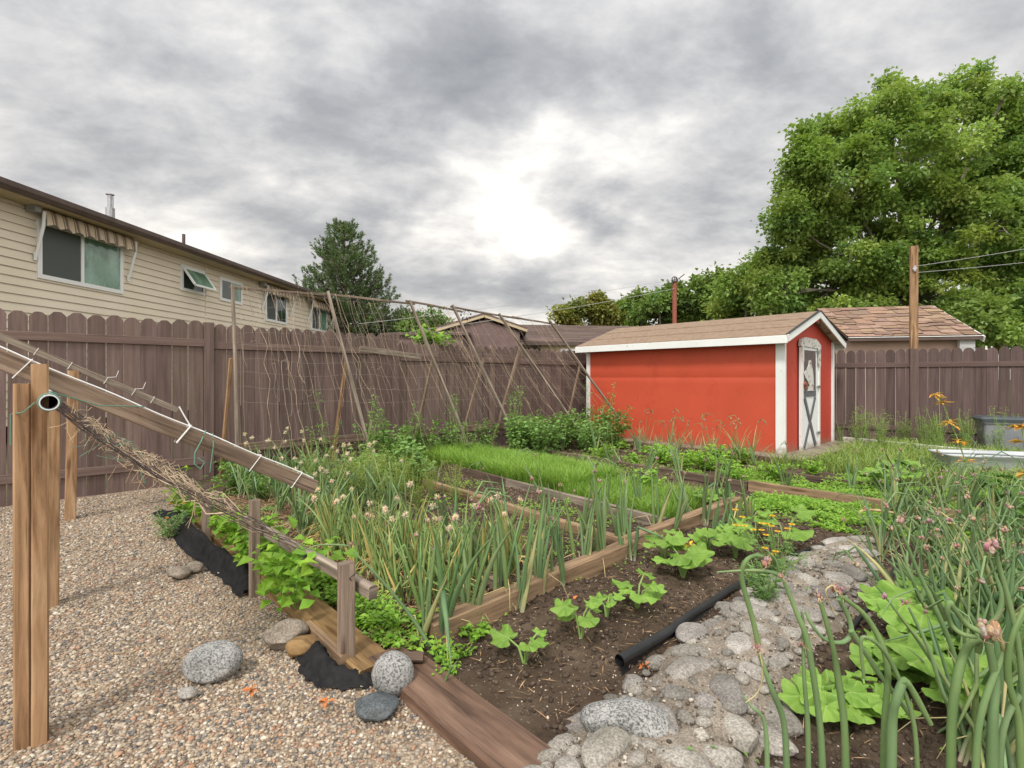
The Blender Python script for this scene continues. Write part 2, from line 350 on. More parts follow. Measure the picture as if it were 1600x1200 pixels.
# plants
M['maple'] = leafmat('maple foliage', (.22, .33, .065), (.34, .46, .13), .5, .5, .5)
M['hedge'] = leafmat('distant foliage', (.14, .22, .05), (.20, .29, .075), .36, .6, .6)
M['olive'] = leafmat('olive foliage', (.20, .20, .045), (.27, .25, .06), .36, .6, .6)
M['pine'] = leafmat('pine needles', (.075, .12, .045), (.12, .17, .07), .2, .6, .6)
M['bark'] = mat('bark', [(.15, .125, .10), (.30, .26, .22)], scale=9, stretch=(1, 1, .3), rough=.95, bstr=.8, bscale=30, bdist=.02)
M['onion'] = mat('onion leaf', [(.12, .20, .08), (.18, .28, .11), (.27, .37, .15)], scale=5., stretch=(1, 1, .35), rough=.55, bstr=.35, bscale=110, bdist=.0015, trans=.2, spec=.25, tcol=(.2, .36, .08), detail=9)
M['bulbil'] = mat('bulbil head', [(.44, .35, .25), (.27, .15, .12), (.58, .51, .38)], scale=60, rough=.7, bstr=.2, lo=.3, hi=.7)
M['onionpale'] = mat('pale onion leaf', [(.17, .25, .075), (.26, .36, .11), (.38, .45, .17)], scale=5., stretch=(1, 1, .35), rough=.48, bstr=.2, bscale=130, bdist=.001, trans=.25, spec=.3, tcol=(.26, .4, .08))
M['seedhead'] = mat('dry seed head', [(.48, .41, .26), (.68, .61, .43)], scale=60, rough=.9, bstr=0)
def veined(name, c0, c1, vc):
    m, nt, out = new_mat(name); t = nt.nodes.new('ShaderNodeTexCoord'); sp = nt.nodes.new('ShaderNodeSeparateXYZ'); nt.links.new(t.outputs['UV'], sp.inputs[0])
    def q(op, a, b=None):
        n = nt.nodes.new('ShaderNodeMath'); n.operation = op
        for i, x in enumerate((a, b)):
            if x is None: continue
            if hasattr(x, 'links'): nt.links.new(x, n.inputs[i])
            else: n.inputs[i].default_value = x
        return n.outputs[0]
    f = q('ABSOLUTE', q('SUBTRACT', q('FRACT', q('ADD', sp.outputs[0], .5)), .5)); f = q('MULTIPLY', f, q('ADD', sp.outputs[1], .15))
    vn = ramp(nt, f, [(.012, (1, 1, 1)), (.035, (0, 0, 0))]); v = vec(nt, 'Object'); n1 = noise(nt, v, 16, 5)
    c = ramp(nt, n1, [(.35, c0), (.65, c1)]); c = mixc(nt, mixc(nt, .55, (0, 0, 0), vn), c, vc); c = mixc(nt, 1., c, attr(nt), 'MULTIPLY')
    finish(nt, out, c, .5, noise(nt, v, 55, 5), .5, .004, .3, 0, .33); return m
M['squash'] = veined('squash leaf', (.16, .31, .045), (.27, .44, .075), (.38, .52, .16))
M['rhubarb'] = veined('broad dark leaf', (.075, .17, .035), (.14, .27, .05), (.24, .36, .12))
M['bean'] = leafmat('vine leaf', (.18, .37, .035), (.28, .48, .05), .38, .5, 9.)
M['raspberry'] = leafmat('raspberry leaf', (.15, .28, .06), (.25, .40, .11), .3, .55, 5.)
M['dill'] = leafmat('feathery herb', (.30, .37, .07), (.44, .46, .12), .35, .6, 4.)
M['lettuce'] = leafmat('salad leaf', (.22, .43, .045), (.32, .52, .08), .4, .5, 4.)
M['turf'] = leafmat('grass blades', (.20, .36, .05), (.32, .50, .09), .36, .5, 2.)
M['weed'] = leafmat('weed', (.20, .30, .06), (.33, .42, .11), .3, .6, 3.)
M['marigold'] = leafmat('marigold leaf', (.13, .24, .07), (.2, .33, .1), .3, .6, 8.)
M['yellow'] = mat('yellow petals', [(.85, .52, .03), (.9, .62, .06)], rough=.6, bstr=0, trans=.2)
M['orange'] = mat('orange petals', [(.80, .25, .02), (.88, .38, .03)], rough=.6, bstr=0, trans=.2)
M['amber'] = leafmat('amber leaf', (.62, .28, .04), (.72, .42, .08), .35, .6, 9.)
M['deadleaf'] = mat('dead leaf', [(.45, .14, .04), (.55, .22, .08)], rough=.8, bstr=0)
M['stem'] = leafmat('green stem', (.2, .33, .08), (.3, .42, .13), .1, .6, 6.)

# ------------------------------------------------------------ foliage helpers (vectorised)
def leaves(mb, c, d, n, ln, wd, col, fold=.25, lite=False):
    """kite shaped folded leaves. c base (N,3), d direction (N,3), n up (N,3), ln/wd (N,)"""
    d = d/np.linalg.norm(d, axis=1)[:, None]; s = np.cross(d, n); s /= np.maximum(1e-6, np.linalg.norm(s, axis=1))[:, None]; u = np.cross(s, d)
    ln = np.broadcast_to(ln, len(c))[:, None]; wd = np.broadcast_to(wd, len(c))[:, None]
    if lite:
        v = np.stack([c, c+d*ln*.45+s*wd*.5+u*wd*fold, c+d*ln, c+d*ln*.45-s*wd*.5+u*wd*fold], 1).reshape(-1, 3); k = np.arange(len(c))[:, None]*4
        mb.add(v, np.stack([k+np.array([0, 1, 2]), k+np.array([0, 2, 3])], 1).reshape(-1, 3), None, np.repeat(col, 4, axis=0)); return mb
    v = np.stack([c, c+d*ln*.45+s*wd*.5+u*wd*fold, c+d*ln-u*wd*.15, c+d*ln*.45-s*wd*.5+u*wd*fold, c+d*ln*.5], 1).reshape(-1, 3)
    k = np.arange(len(c))[:, None]*5
    f = np.stack([k+np.array([0, 1, 4]), k+np.array([1, 2, 4]), k+np.array([0, 4, 3]), k+np.array([4, 2, 3])], 1).reshape(-1, 3)
    mb.add(v, f, None, np.repeat(col, 5, axis=0)); return mb
def rdir(rs, n, up=0.): d = rs.normal(size=(n, 3)); d[:, 2] += up; return d/np.linalg.norm(d, axis=1)[:, None]
def tints(rs, n, lo=.75, hi=1.25, warm=.12):
    b = rs.uniform(lo, hi, n)[:, None]; w = rs.normal(0, warm, n)[:, None]; return np.clip(b*np.hstack([1+w, 1+w*.3, 1-w*.5]), 0, 2)
# ============================================================ SETTING: ground, gravel, soil
mb = MB(); mb.add([(-300, -60, -.06), (300, -60, -.06), (300, 400, -.06), (-300, 400, -.06)], [(0, 1, 2, 3)]); setting('ground', mb, M['ground'])
def gridsheet(name, a0, a1, b0, b1, st, hf, m, keep=None):
    na, nb = int((a1-a0)/st)+1, int((b1-b0)/st)+1
    A, B = np.meshgrid(np.linspace(a0, a1, na), np.linspace(b0, b1, nb), indexing='ij'); A = A.ravel(); B = B.ravel()
    P = np.outer(A, U)+np.outer(B, V); P[:, 2] = hf(A, B, P)
    i, j = np.meshgrid(np.arange(na-1), np.arange(nb-1), indexing='ij'); k = (i*nb+j).ravel()
    f = np.stack([k, k+1, k+nb+1, k+nb], 1)
    if keep is not None: f = f[keep(A[k]+st/2, B[k]+st/2)]
    mb = MB(); mb.add(P, f, P[:, :2]); return setting(name, mb, m, smooth=True)
def h_gravel(A, B, P): return -.012+.012*fbm(P*[1, 1, 0], 3, 1.2, 3)-.03*np.clip(B-1.05, 0, 1)*5
gridsheet('gravel_path', -2.2, 7.2, -7, 1.16, .06, h_gravel, M['gravel'])
PATHC = [(.45, .2), (.80, 1.1), (.92, 1.9), (.95, 2.7), (.97, 3.5), (1.0, 4.15)]       # stone path centre line in (a,b)
PATHW = [.30, .30, .255, .23, .25, .14]
def path_s(A, B):
    best = np.full(len(A), 1e9)
    for (p, q, w0, w1) in zip(PATHC[:-1], PATHC[1:], PATHW[:-1], PATHW[1:]):
        dx, dy = q[0]-p[0], q[1]-p[1]; t = np.clip(((A-p[0])*dx+(B-p[1])*dy)/(dx*dx+dy*dy), 0, 1)
        best = np.minimum(best, np.hypot(A-p[0]-t*dx, B-p[1]-t*dy)/(w0+(w1-w0)*t))
    return best
def sh(A, B, P=None):
    A = np.asarray(A, float); B = np.asarray(B, float)
    if P is None: P = np.outer(A, U)+np.outer(B, V)
    P = P*[1, 1, 0]
    h = .015+.03*fbm(P, 5, 2., 2)+.022*fbm(P, 9, 11., 3)
    bed = ((A > 2.03) & (A < 6.4) & (B > 1.3) & (B < 4.6)); h = h+np.where(bed, .02, 0)
    h = h-.05*np.clip(1.13-B, 0, .06)/.06
    return h
def SH(a, b): return float(sh([a], [b])[0])
gridsheet('garden_soil', -2.2, 7.0, 1.06, 10.5, .03, sh, M['soil'])
print('soil')

# ============================================================ boundary fences
def pickets(mb, p0, p1, ztop, zb, w=.142, round_=False, face=1.):
    p0 = np.asarray(p0, float); p1 = np.asarray(p1, float); L = np.linalg.norm(p1-p0); d = (p1-p0)/L; n = np.cross(d, ZZ)*face; s = .0
    while s < L-.03:
        ww = min(w*rnd(.93, 1.05), L-s); g = rnd(.002, .008) if random.random() < .8 else rnd(.008, .014); h = ztop+rnd(-.014, .010)
        a = p0+d*(s+g/2); b = p0+d*(s+ww-g/2); W = ww-g; tl = rnd(-.007, .007); c = rnd(.76, 1.2); c = np.array([c, c*rnd(.97, 1.02), c*rnd(.97, 1.03)])
        if round_: prof = [(0, h-.075), (W*.10, h-.035), (W*.28, h-.008), (W*.5, h), (W*.72, h-.008), (W*.90, h-.035), (W, h-.075)]
        else: prof = [(0, h-.05), (W*.08, h-.034), (W*.29, h-.003), (W*.5, h), (W*.71, h-.003), (W*.92, h-.034), (W, h-.05)]
        poly = [a+ZZ*zb+d*tl]+[a+d*(x)+ZZ*z for x, z in prof]+[b+ZZ*zb+d*tl]; poly = poly[::-1]
        uo = rnd(0, 50); uvs = [(uo+p[2], uo*.3+np.dot(p-a, d)) for p in poly]
        prism(mb, [p-n*rnd(0, .003) for p in poly] if False else poly, n, .018, uvs, c); s += ww
def fence_section(root, q0, q1, zt, rails, inward, rnd_=False, w=.142, zb=-.04, lowboard=False):
    m = MB(); pickets(m, q0, q1, zt, zb, w, rnd_); part('picket_panel', m, M['fence'], root)
    d = nrm(q1-q0)
    for z, h in rails:
        m = MB(); beam(m, q0+inward*.021+ZZ*z, q1+inward*.021+ZZ*z, .038, h, seg=3, jit=.002, col=(1.05, 1.02, 1)); part('rail', m, M['fence'], root)
    if lowboard:
        for z in np.arange(.2, zt-.5, .9): pass
FA = 6.81
f1 = thing('board_fence', 'long brown dog-eared board fence behind the string trellis and along the gravel', 'fence', G(FA, 1.4))
inw = -U
posts = [(-5.9, 1.86), (-3.45, 1.86), (-1.02, 1.855), (1.42, 1.84), (3.86, 1.85), (6.3, 1.76), (8.9, 1.75)]
tops = [1.86, 1.86, 1.85, 1.83, 1.745, 1.74]
for i in range(6):
    b0, b1 = posts[i][0]+.05, posts[i+1][0]-.05; zt = tops[i]; dz = zt-1.85
    fence_section(f1, G(FA, b0), G(FA, b1), zt, [(1.60+dz, .085), (.24, .085)], inw, w=.150)
for b, h in posts:
    m = MB(); beam(m, G(FA-.012, b, -.1), G(FA-.012, b, h), .098, .098, up=U, seg=4, col=(.95, .95, .95)); part('post', m, M['fence'], f1)
m = MB(); beam(m, at(562, 545, 6.55), at(658, 558, 7.35), .03, .075, seg=2); part('loose_rail', m, M['oldwood'], f1, label='pale unpainted board nailed slanting across the top rail')
# weathered skirting boards low on the fence behind the trellis
m = MB()
for b0, b1 in ((1.5, 3.8), (3.9, 6.2), (6.35, 7.9)): beam(m, G(FA-.07, b0, .36), G(FA-.07, b1, .36), .03, .10, seg=2, col=(.8, .7, .66))
part('skirting_board', m, M['oldwood'], f1)
R0 = np.array([5.9, 9.65, 0.]); RD = nrm([.87, -.49, 0]); RN = np.cross(ZZ, RD)*-1   # inward normal toward the camera
if RN[1] > 0: RN = -RN
f2 = thing('board_fence', 'dark brown round-topped board fence behind the weeds, right of the red shed', 'fence', R0)
pp = [-3.1, -.95, 1.33, 3.75, 6.2, 8.6]
for i in range(5):
    fence_section(f2, R0+RD*(pp[i]+.05), R0+RD*(pp[i+1]-.05), 1.71, [(1.425, .085), (.3, .085)], RN, True, w=.152)
for s in pp:
    m = MB(); q = R0+RD*s+RN*.01; beam(m, q-ZZ*.1, q+ZZ*(1.72 if s != 1.33 else 1.70), .12, .12, up=RD, seg=3, col=(.8, .78, .8)); part('post', m, M['fence'], f2)
for m_ in [o for o in COL.objects if o.parent == f2 and o.name.startswith(('picket', 'rail'))]:
    ca = m_.data.color_attributes['Col']; x = np.zeros(len(ca.data)*4); ca.data.foreach_get('color', x); x = x.reshape(-1, 4); x[:, :3] *= (.72, .70, .74); ca.data.foreach_set('color', x.ravel())
q = R0+RD*1.33+RN*.012
t = thing('clothesline_post', 'tall bare cedar post rising above the fence on the right, holding two wires', 'post', q+ZZ*1.70)
m = MB(); beam(m, q+ZZ*1.702, q+ZZ*3.50, .115, .115, up=RD, ch=.012, seg=5); part('timber', m, M['cedar'], t)
m = MB(); h = q+RN*.075+ZZ*3.1; tube(m, [h+(0, 0, .05), h+(0, 0, -.05)], .022, 8); tube(m, [h-RN*.03, h+RN*.03], .03, 8); part('hook', m, M['metal'], t)
for z0, x1, z1 in ((3.14, 14., 4.5), (3.03, 14., 3.95)):
    m = MB(); p0 = q+RN*.06+ZZ*z0; p1 = np.array([x1, 9.4, z1]); P = [p0+(p1-p0)*s-ZZ*(.3*s*(1-s)) for s in np.linspace(0, 1, 14)]; tube(m, P, .004, 5, cap=False); part('wire', m, M['wire'], t)

# ============================================================ red shed
A0 = np.array([3.96, 7.5, 0]); SL, SW, SZ, SR = 3.64, 2.3, 1.84, 2.23
sd = thing('garden_shed', 'red wooden shed with white trim and a shallow brown roof', 'shed', A0)
def S(u_, v_, z): return A0+U*u_+V*v_+ZZ*z
Zb = .05
m = MB(); nx = 26                                              # long wall, slightly buckled sheet
us = np.linspace(0, SL, nx); zs = np.array([Zb, .3, .6, .9, 1.10, 1.185, 1.2, 1.215, 1.35, 1.5, 1.7, SZ]); vs = []
P = np.array([S(u_, 0, z) for u_ in us for z in zs]); P = P-np.outer(.014*(fbm(P, 2, 1.3, 2)+.3*fbm(P, 3, 4., 2))-.006*np.exp(-((P[:, 2]-1.2)/.008)**2), V)
k = np.array([i*12+j for i in range(nx-1) for j in range(11)]); m.add(P, np.stack([k, k+1, k+13, k+12], 1), P[:, [0, 2]])
part('side_wall', m, M['red'], sd, smooth=True)
m = MB(); gb = lambda x0, x1, y0, y1, z0, z1, mm=m: None
prism(m, [S(0, 0, Zb), S(0, SW, Zb), S(0, SW, SZ), S(0, SW/2, SR-.03), S(0, 0, SZ)], U, .02); part('gable_wall', m, M['redend'], sd, label='red gable end with the door, shade painted into its red')
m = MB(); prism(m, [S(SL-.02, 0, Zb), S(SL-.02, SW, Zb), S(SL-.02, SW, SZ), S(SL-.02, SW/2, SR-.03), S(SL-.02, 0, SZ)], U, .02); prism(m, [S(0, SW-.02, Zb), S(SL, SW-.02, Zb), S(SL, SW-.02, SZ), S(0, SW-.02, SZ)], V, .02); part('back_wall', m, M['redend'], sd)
def sbox(mb, u0, u1, v0, v1, z0, z1, col=(1, 1, 1)):
    return box(mb, u0, u1, v0, v1, z0, z1, np.array([U, V, ZZ]).T, A0, col)
for nm, a in (('corner_board', (-.022, .085, -.024, -.002, .0, SZ-.02)), ('corner_board', (-.045, -.023, -.024, .03, .0, SZ-.02)), ('corner_board', (SL-.075, SL+.01, -.024, -.002, .0, SZ-.02)), ('corner_board', (-.03, -.002, SW-.05, SW+.03, .0, SZ-.02))):
    m = MB(); sbox(m, *a); part(nm, m, M['white'], sd)
# roof: two slabs with fascia
ov = .20; og = .14; slope = (SR-SZ)/(SW/2)
for side in (0, 1):
    m = MB(); v0 = -ov if side == 0 else SW+ov; z0 = SZ-slope*ov+.02; zr = SR+.02
    rows = 3; prof = []
    for i in range(rows):
        t0, t1 = i/rows, (i+1)/rows
        va, vb = v0+(SW/2-v0)*t0, v0+(SW/2-v0)*t1; za, zb_ = z0+(zr-z0)*t0, z0+(zr-z0)*t1
        lift = .012
        q4 = [S(-og, va, za+lift), S(SL+og, va, za+lift), S(SL+og, vb, zb_+.002), S(-og, vb, zb_+.002)]
        if side: q4 = q4[::-1]
        prism(m, q4, ZZ, .012)
    part('roof', m, M['shedroof'], sd)
    m = MB(); e0, e1 = S(-og, v0, z0-.045), S(SL+og, v0, z0-.045); beam(m, e0, e1, .022, .115, seg=4, jit=.002); part('fascia', m, M['white'], sd)
    m = MB(); beam(m, S(-og-.012, v0-(.01 if side == 0 else -.01), z0-.03), S(-og-.012, SW/2, zr-.045), .024, .105, up=(0, 0, 1)); part('bargeboard', m, M['white'], sd)
    m = MB(); beam(m, S(-og-.01, v0-(.012 if side == 0 else -.012), z0+.03), S(-og-.01, SW/2, zr+.018), .05, .012); part('roof_edge', m, M['black'], sd)
    m = MB(); prism(m, [S(-og, v0, z0-.012), S(SL+og, v0, z0-.012), S(SL+og, SW/2, zr-.012), S(-og, SW/2, zr-.012)], ZZ, .01); part('roof_board', m, M['peel'], sd)
m = MB(); sbox(m, -og+.01, -.024, SW/2-.03, SW/2+.03, SR-.15, SR-.03); part('ridge_bracket', m, M['redend'], sd)
# door in the gable end
dv0, dv1, dz0, dz1 = .66, 1.40, .08, 1.80
dr = thing_d = None
m = MB(); sbox(m, -.050, -.022, dv0, dv1, dz0, dz1-.12); door = part('door', m, M['white'], sd, label='dutch style door, brown above and white with a grey cross below')
m = MB(); sbox(m, -.058, -.051, dv0+.08, dv1-.14, 1.00, dz1-.17); part('upper_panel', m, M['doorbrown'], door)
m = MB(); sbox(m, -.060, -.052, dv0+.07, dv1-.13, .90, .995); part('middle_rail', m, M['doorgrey'], door)
m = MB()
for (a, b) in (((dv0+.08, dz0+.03), (dv1-.16, .89)), ((dv1-.16, dz0+.03), (dv0+.08, .89))): beam(m, S(-.056-(.006 if a[0] > b[0] else 0), a[0], a[1]), S(-.056-(.006 if a[0] > b[0] else 0), b[0], b[1]), .07, .012, up=-U)
part('cross_brace', m, M['doorgrey'], door)
hp = [(.30,0),(.34,.10),(.42,.16),(.30,.30),(.12,.42),(.04,.54),(.10,.62),(.26,.70),(.36,.84),(.40,.97),(.46,.86),(.52,.98),(.56,.82),(.66,.66),(.72,.40),(.74,0)]
m = MB(); prism(m, [S(-.061, dv0+.02+x*.62, .99+y*.50) for x, y in hp][::-1], -U, .008); part('horse_head_panel', m, M['peel'], door, label='pale weathered cut-out of a horse head')
m = MB(); sbox(m, -.066, -.022, dv0-.05, dv0-.0, dz0-.03, dz1-.12); part('door_frame', m, M['white'], sd)
m = MB(); sbox(m, -.066, -.022, dv1, dv1+.06, dz0-.03, dz1-.12); part('door_frame', m, M['white'], sd)
m = MB(); sbox(m, -.072, -.067, dv0-.055, dv0+.03, 1.45, dz1-.08); part('old_casing', m, M['peel'], sd); m = MB(); sbox(m, -.072, -.067, dv1-.05, dv1+.065, 1.38, dz1-.10); part('old_casing', m, M['peel'], sd)
m = MB(); ar = [(dv0-.09, dz1-.11), (dv0-.05, dz1-.01), (dv0+.12, dz1+.03), (dv1-.10, dz1+.02), (dv1+.09, dz1-.07), (dv1+.09, dz1-.13)]
prism(m, [S(-.068, x, z) for x, z in ar][::-1], U, .045); part('door_head', m, M['peel'], sd)
m = MB(); tube(m, [S(-.07, dv0+.04, 1.10), S(-.11, dv0+.04, 1.10)], .03, 10); tube(m, [S(-.07, dv0+.04, 1.02), S(-.10, dv0+.04, 1.05), S(-.07, dv0+.04, 1.14)], .012, 8); part('latch', m, M['rust'], door)
for z in (1.62, 1.05, .3):
    m = MB(); sbox(m, -.074, -.067, dv1-.10, dv1+.05, z-.02, z+.02); part('hinge', m, M['metal'], door)

# ============================================================ cream house on the left
HD = nrm([.075, 1, 0]); HN = np.array([HD[1], -HD[0], 0.])      # along wall, outward normal
H0 = np.array([-10.05, 0, 0.])+0*HD
def H(Y, out, z): return np.array([-10.05+.075*Y, Y, 0])+HN*out+ZZ*z
def Yw(px): return 10.05/(.075+(800-px)/800)
hs = thing('house', 'long cream sided house with a brown gutter and white windows beyond the left fence', 'house', H(12, 0, 0))
m = MB(); z = .3; rise = .165; ye = 25.2
while z < 4.5:
    z1 = min(z+rise, 4.5)
    for (ya, yb) in ((4., 10.6), (10.6, 14.9), (14.9, ye)):
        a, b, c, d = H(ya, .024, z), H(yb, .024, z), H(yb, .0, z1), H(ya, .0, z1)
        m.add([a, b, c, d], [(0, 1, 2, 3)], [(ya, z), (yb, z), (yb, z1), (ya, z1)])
        m.add([H(ya, 0, z), H(yb, 0, z), b, a], [(0, 1, 2, 3)], None, (.16, .13, .10))  # lap underside coloured dark, a painted shadow line
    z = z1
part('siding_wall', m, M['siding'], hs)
m = MB(); prism(m, [H(4, -.05, .0), H(4, -7, .0), H(4, -7, 4.5), H(4, -.05, 4.5)], HD, .05); prism(m, [H(ye-.06, -.02, .0), H(ye-.06, -7, .0), H(ye-.06, -7, 4.5), H(ye-.06, -.02, 4.5)], HD, .05); prism(m, [H(4, -7, 0), H(32.6, -7, 0), H(32.6, -7, 4.5), H(4, -7, 4.5)], HN, .05); part('back_wall', m, M['siding'], hs)
m = MB(); 
for y in (ye+2.6, ye+5.4): beam(m, H(y, -.1, 0), H(y, -.1, 4.35), .14, .14, up=HD)
part('carport_post', m, M['gutter'], hs)
m = MB(); box(m, 0, 1, 0, 1, 0, 1, np.array([HD*7.5, -HN*.15, ZZ*.35]).T, H(ye, -.02, 4.15)); part('carport_beam', m, M['siding'], hs)
m = MB(); prism(m, [H(3.6, .48, 4.50), H(32.9, .48, 4.50), H(32.9, -.03, 4.50), H(3.6, -.03, 4.50)], ZZ, .02); part('soffit', m, M['soffit'], hs)
m = MB()
gp = [(.475, 4.50), (.56, 4.50), (.60, 4.57), (.60, 4.66), (.585, 4.66), (.575, 4.60), (.475, 4.60)]
pl = [H(3.6, x, z) for x, z in gp]; prism(m, pl, HD, 29.3); part('gutter', m, M['gutter'], hs)
m = MB(); r0, r1 = .50, -7.9; ridge = -3.5
prism(m, [H(3.5, .50, 4.61), H(33., .50, 4.61), H(33., -3.6, 5.45), H(3.5, -3.6, 5.45)], ZZ, .04); prism(m, [H(3.5, -3.6, 5.45), H(33., -3.6, 5.45), H(33., -7.6, 4.61), H(3.5, -7.6, 4.61)], ZZ, .04); part('roof', m, M['shinglebrown'], hs)
m = MB(); beam(m, H(14.9, .02, .4), H(14.9, .02, 4.5), .02, .03, up=HN); part('corner_strip', m, M['siding'], hs)
def window(pl_, pr_, zb, zt, mull=.5, kinds=('screen', 'glass'), opened=False):
    y0, y1 = Yw(pl_), Yw(pr_); fw = .085
    m = MB(); W = np.array([HD*1.0, HN*1., ZZ]).T; o = H(y0, 0, 0); Lw = (y1-y0)/HD[1]
    def wb(mm, x0, x1, n0, n1, z0, z1): return box(mm, x0, x1, -n1, -n0, z0, z1, np.array([HD, -HN, ZZ]).T, o)
    wb(m, 0, fw, .0, .05, zb, zt); wb(m, Lw-fw, Lw, .0, .05, zb, zt); wb(m, fw+.001, Lw-fw-.001, .0, .049, zb, zb+fw); wb(m, fw+.001, Lw-fw-.001, .0, .049, zt-fw, zt)
    if mull: wb(m, Lw*mull-.035, Lw*mull+.035, .0, .047, zb+fw+.001, zt-fw-.001)
    w = part('window', m, M['vinyl'], hs)
    segs = [(fw, Lw*mull-.035), (Lw*mull+.035, Lw-fw)] if mull else [(fw, Lw-fw)]
    for (s0, s1), kd in zip(segs, kinds):
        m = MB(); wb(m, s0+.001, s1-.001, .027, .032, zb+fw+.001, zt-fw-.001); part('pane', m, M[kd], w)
    if opened:
        m = MB(); hh = zt-zb-.12
        K = lambda x, t, e=0: H(y0, .06, 0)+HD*x+ZZ*(zt-.08)+(-ZZ*math.cos(.62)+HN*math.sin(.62))*t
        x0, x1 = .06, Lw-.06
        for a, b in ((K(x0, 0), K(x1, 0)), (K(x0, hh), K(x1, hh)), (K(x0, .02), K(x0, hh-.02)), (K(x1, .02), K(x1, hh-.02))): beam(m, a, b, .05, .05, up=HN)
        part('open_sash', m, M['vinyl'], w); m = MB(); prism(m, [K(x0, 0), K(x1, 0), K(x1, hh), K(x0, hh)], HN, .006); part('pane', m, M['glassreflect'], w)
    return y0, y1
def awning(px0, px1, zt, drop=.30, arm=.95):
    y0, y1 = Yw(px0), Yw(px1); m = MB(); n = 48; vs, uv = [], []; L = y1-y0
    for i in range(n+1):
        t = i/n; sc = abs(math.sin(t*math.pi*max(4, round(L*3.6))))
        for j, (o_, z_) in enumerate(((.06, .02), (.17, .03), (.20, -.05), (.21+.012*sc, -.16), (.22+.03*sc, -drop+.05*sc))):
            vs.append(H(y0+L*t, o_+.05, zt+z_)); uv.append((L*t, j*.08))
    k = np.array([i*5+j for i in range(n) for j in range(4)]); m.add(vs, np.stack([k, k+1, k+6, k+5], 1), uv)
    a = part('awning', m, M['stripe'], hs, smooth=True)
    for yy in (y0-.03, y1+.03):
        m = MB(); tube(m, [H(yy, .24, zt-.02), H(yy, .22, zt-.3), H(yy, .06, zt-arm)], .028, 8); tube(m, [H(yy, .05, zt-arm+.1), H(yy, .05, zt-arm-.06)], .03, 6); part('arm', m, M['vinyl'], a)
    m = MB(); box(m, 0, .12, 0, .2, 0, .13, np.array([HD, HN, ZZ]).T, H(y0-.22, .05, zt-.06)); part('bracket', m, M['metal'], a)
window(56, 190, 3.15, 4.30, .48, ('screen', 'glassreflect')); awning(54, 196, 4.44, .29, .9)
window(281, 318, 3.57, 4.28, 0, ('glass',), True)
window(342, 377, 3.55, 4.26, .5, ('glass', 'glassreflect'))
window(413, 447, 3.20, 4.28, .5, ('screen', 'glass')); awning(409, 452, 4.42, .30, .8)
window(485, 510, 3.20, 4.26, .5, ('screen', 'glassreflect')); awning(481, 515, 4.40, .30, .8)
p = at(172, 340, 13.6); m = MB(); tube(m, [p+(0, 0, -.7), p+(0, 0, .25)], .105, 12); part('chimney_pipe', m, M['metal'], hs)
m = MB(); tube(m, [p+(0, 0, .25), p+(0, 0, .6)], .06, 10); tube(m, [p+(.0, 0, .6), p+(0, 0, .62)], [.1, .1], 10); tube(m, [p+(.07, 0, .2), p+(.07, 0, .55)], .02, 6); part('flue_cap', m, M['metal'], hs)
p = at(287, 383, 16.5); m = MB(); tube(m, [p+(0, 0, -.4), p+(0, 0, .35)], .05, 10); part('vent_pipe', m, M['gutter'], hs)

# ============================================================ other buildings
def shingle_slope(mb, e0, e1, r0, r1, rows, tab, jag=.02, th=.012, seed=0):
    """courses of individual tabs between eave e0-e1 and ridge r0-r1"""
    rs = np.random.RandomState(seed); e0, e1, r0, r1 = map(np.asarray, (e0, e1, r0, r1)); L = np.linalg.norm(e1-e0); n = nrm(np.cross(e1-e0, r0-e0)); n = n if n[2] > 0 else -n
    for i in range(rows):
        ta, tb = i/rows, min(1., (i+1.25)/rows); s = -rs.rand()*tab
        while s < L:
            w = tab*rs.uniform(.6, 1.3); a, b = max(0, s)/L, min(L, s+w-.008)/L; s += w
            if b <= a: continue
            P = lambda x, t: (e0+(e1-e0)*x)*(1-t)+(r0+(r1-r0)*x)*t
            dj = rs.uniform(0, jag)/rows*2; q = [P(a, max(0, ta-dj))+n*th*rs.uniform(1.2, 2.4), P(b, max(0, ta-dj))+n*th*rs.uniform(1.2, 2.4), P(b, tb)+n*.002, P(a, tb)+n*.002]
            c = rs.uniform(.72, 1.18); mb.add(q, [(0, 1, 2, 3)], None, (c, c*rs.uniform(.9, 1.02), c*rs.uniform(.85, 1.02)))
            lo = [q[0]-n*th*1.6, q[1]-n*th*1.6]; mb.add([lo[0], lo[1], q[1], q[0]], [(0, 1, 2, 3)], None, (.25, .22, .2))
gx = nrm([.92, -.20, 0]); gy = np.array([-gx[1], gx[0], 0]); g0 = at(1262, 531, 12.2); g0[2] = 0; gl = 3.55
t = thing('neighbour_garage', 'small pinkish beige outbuilding with a tan shingled roof behind the right fence', 'outbuilding', g0)
K = lambda x, y, z: g0+gx*x+gy*y+ZZ*z
m = MB(); box(m, .9, gl-.22, .3, 3.6, 0, 2.08, np.array([gx, gy, ZZ]).T, g0); part('wall', m, M['stuccopink'], t)
m = MB(); prism(m, [K(gl-.22, .3, 2.08), K(gl-.22, 3.6, 2.08), K(gl-.22, 1.95, 2.96)], gx, .02); part('gable_wall', m, M['stuccopink'], t)
m = MB(); shingle_slope(m, K(.85, 0, 2.14), K(gl, 0, 2.14), K(.85, 1.95, 3.08), K(gl+.03, 1.95, 3.08), 10, .34, .5, .016, 4); shingle_slope(m, K(.85, 3.9, 2.14), K(gl, 3.9, 2.14), K(.85, 1.95, 3.08), K(gl, 1.95, 3.08), 8, .34, .3, .012, 5); part('roof', m, M['shingletan'], t)
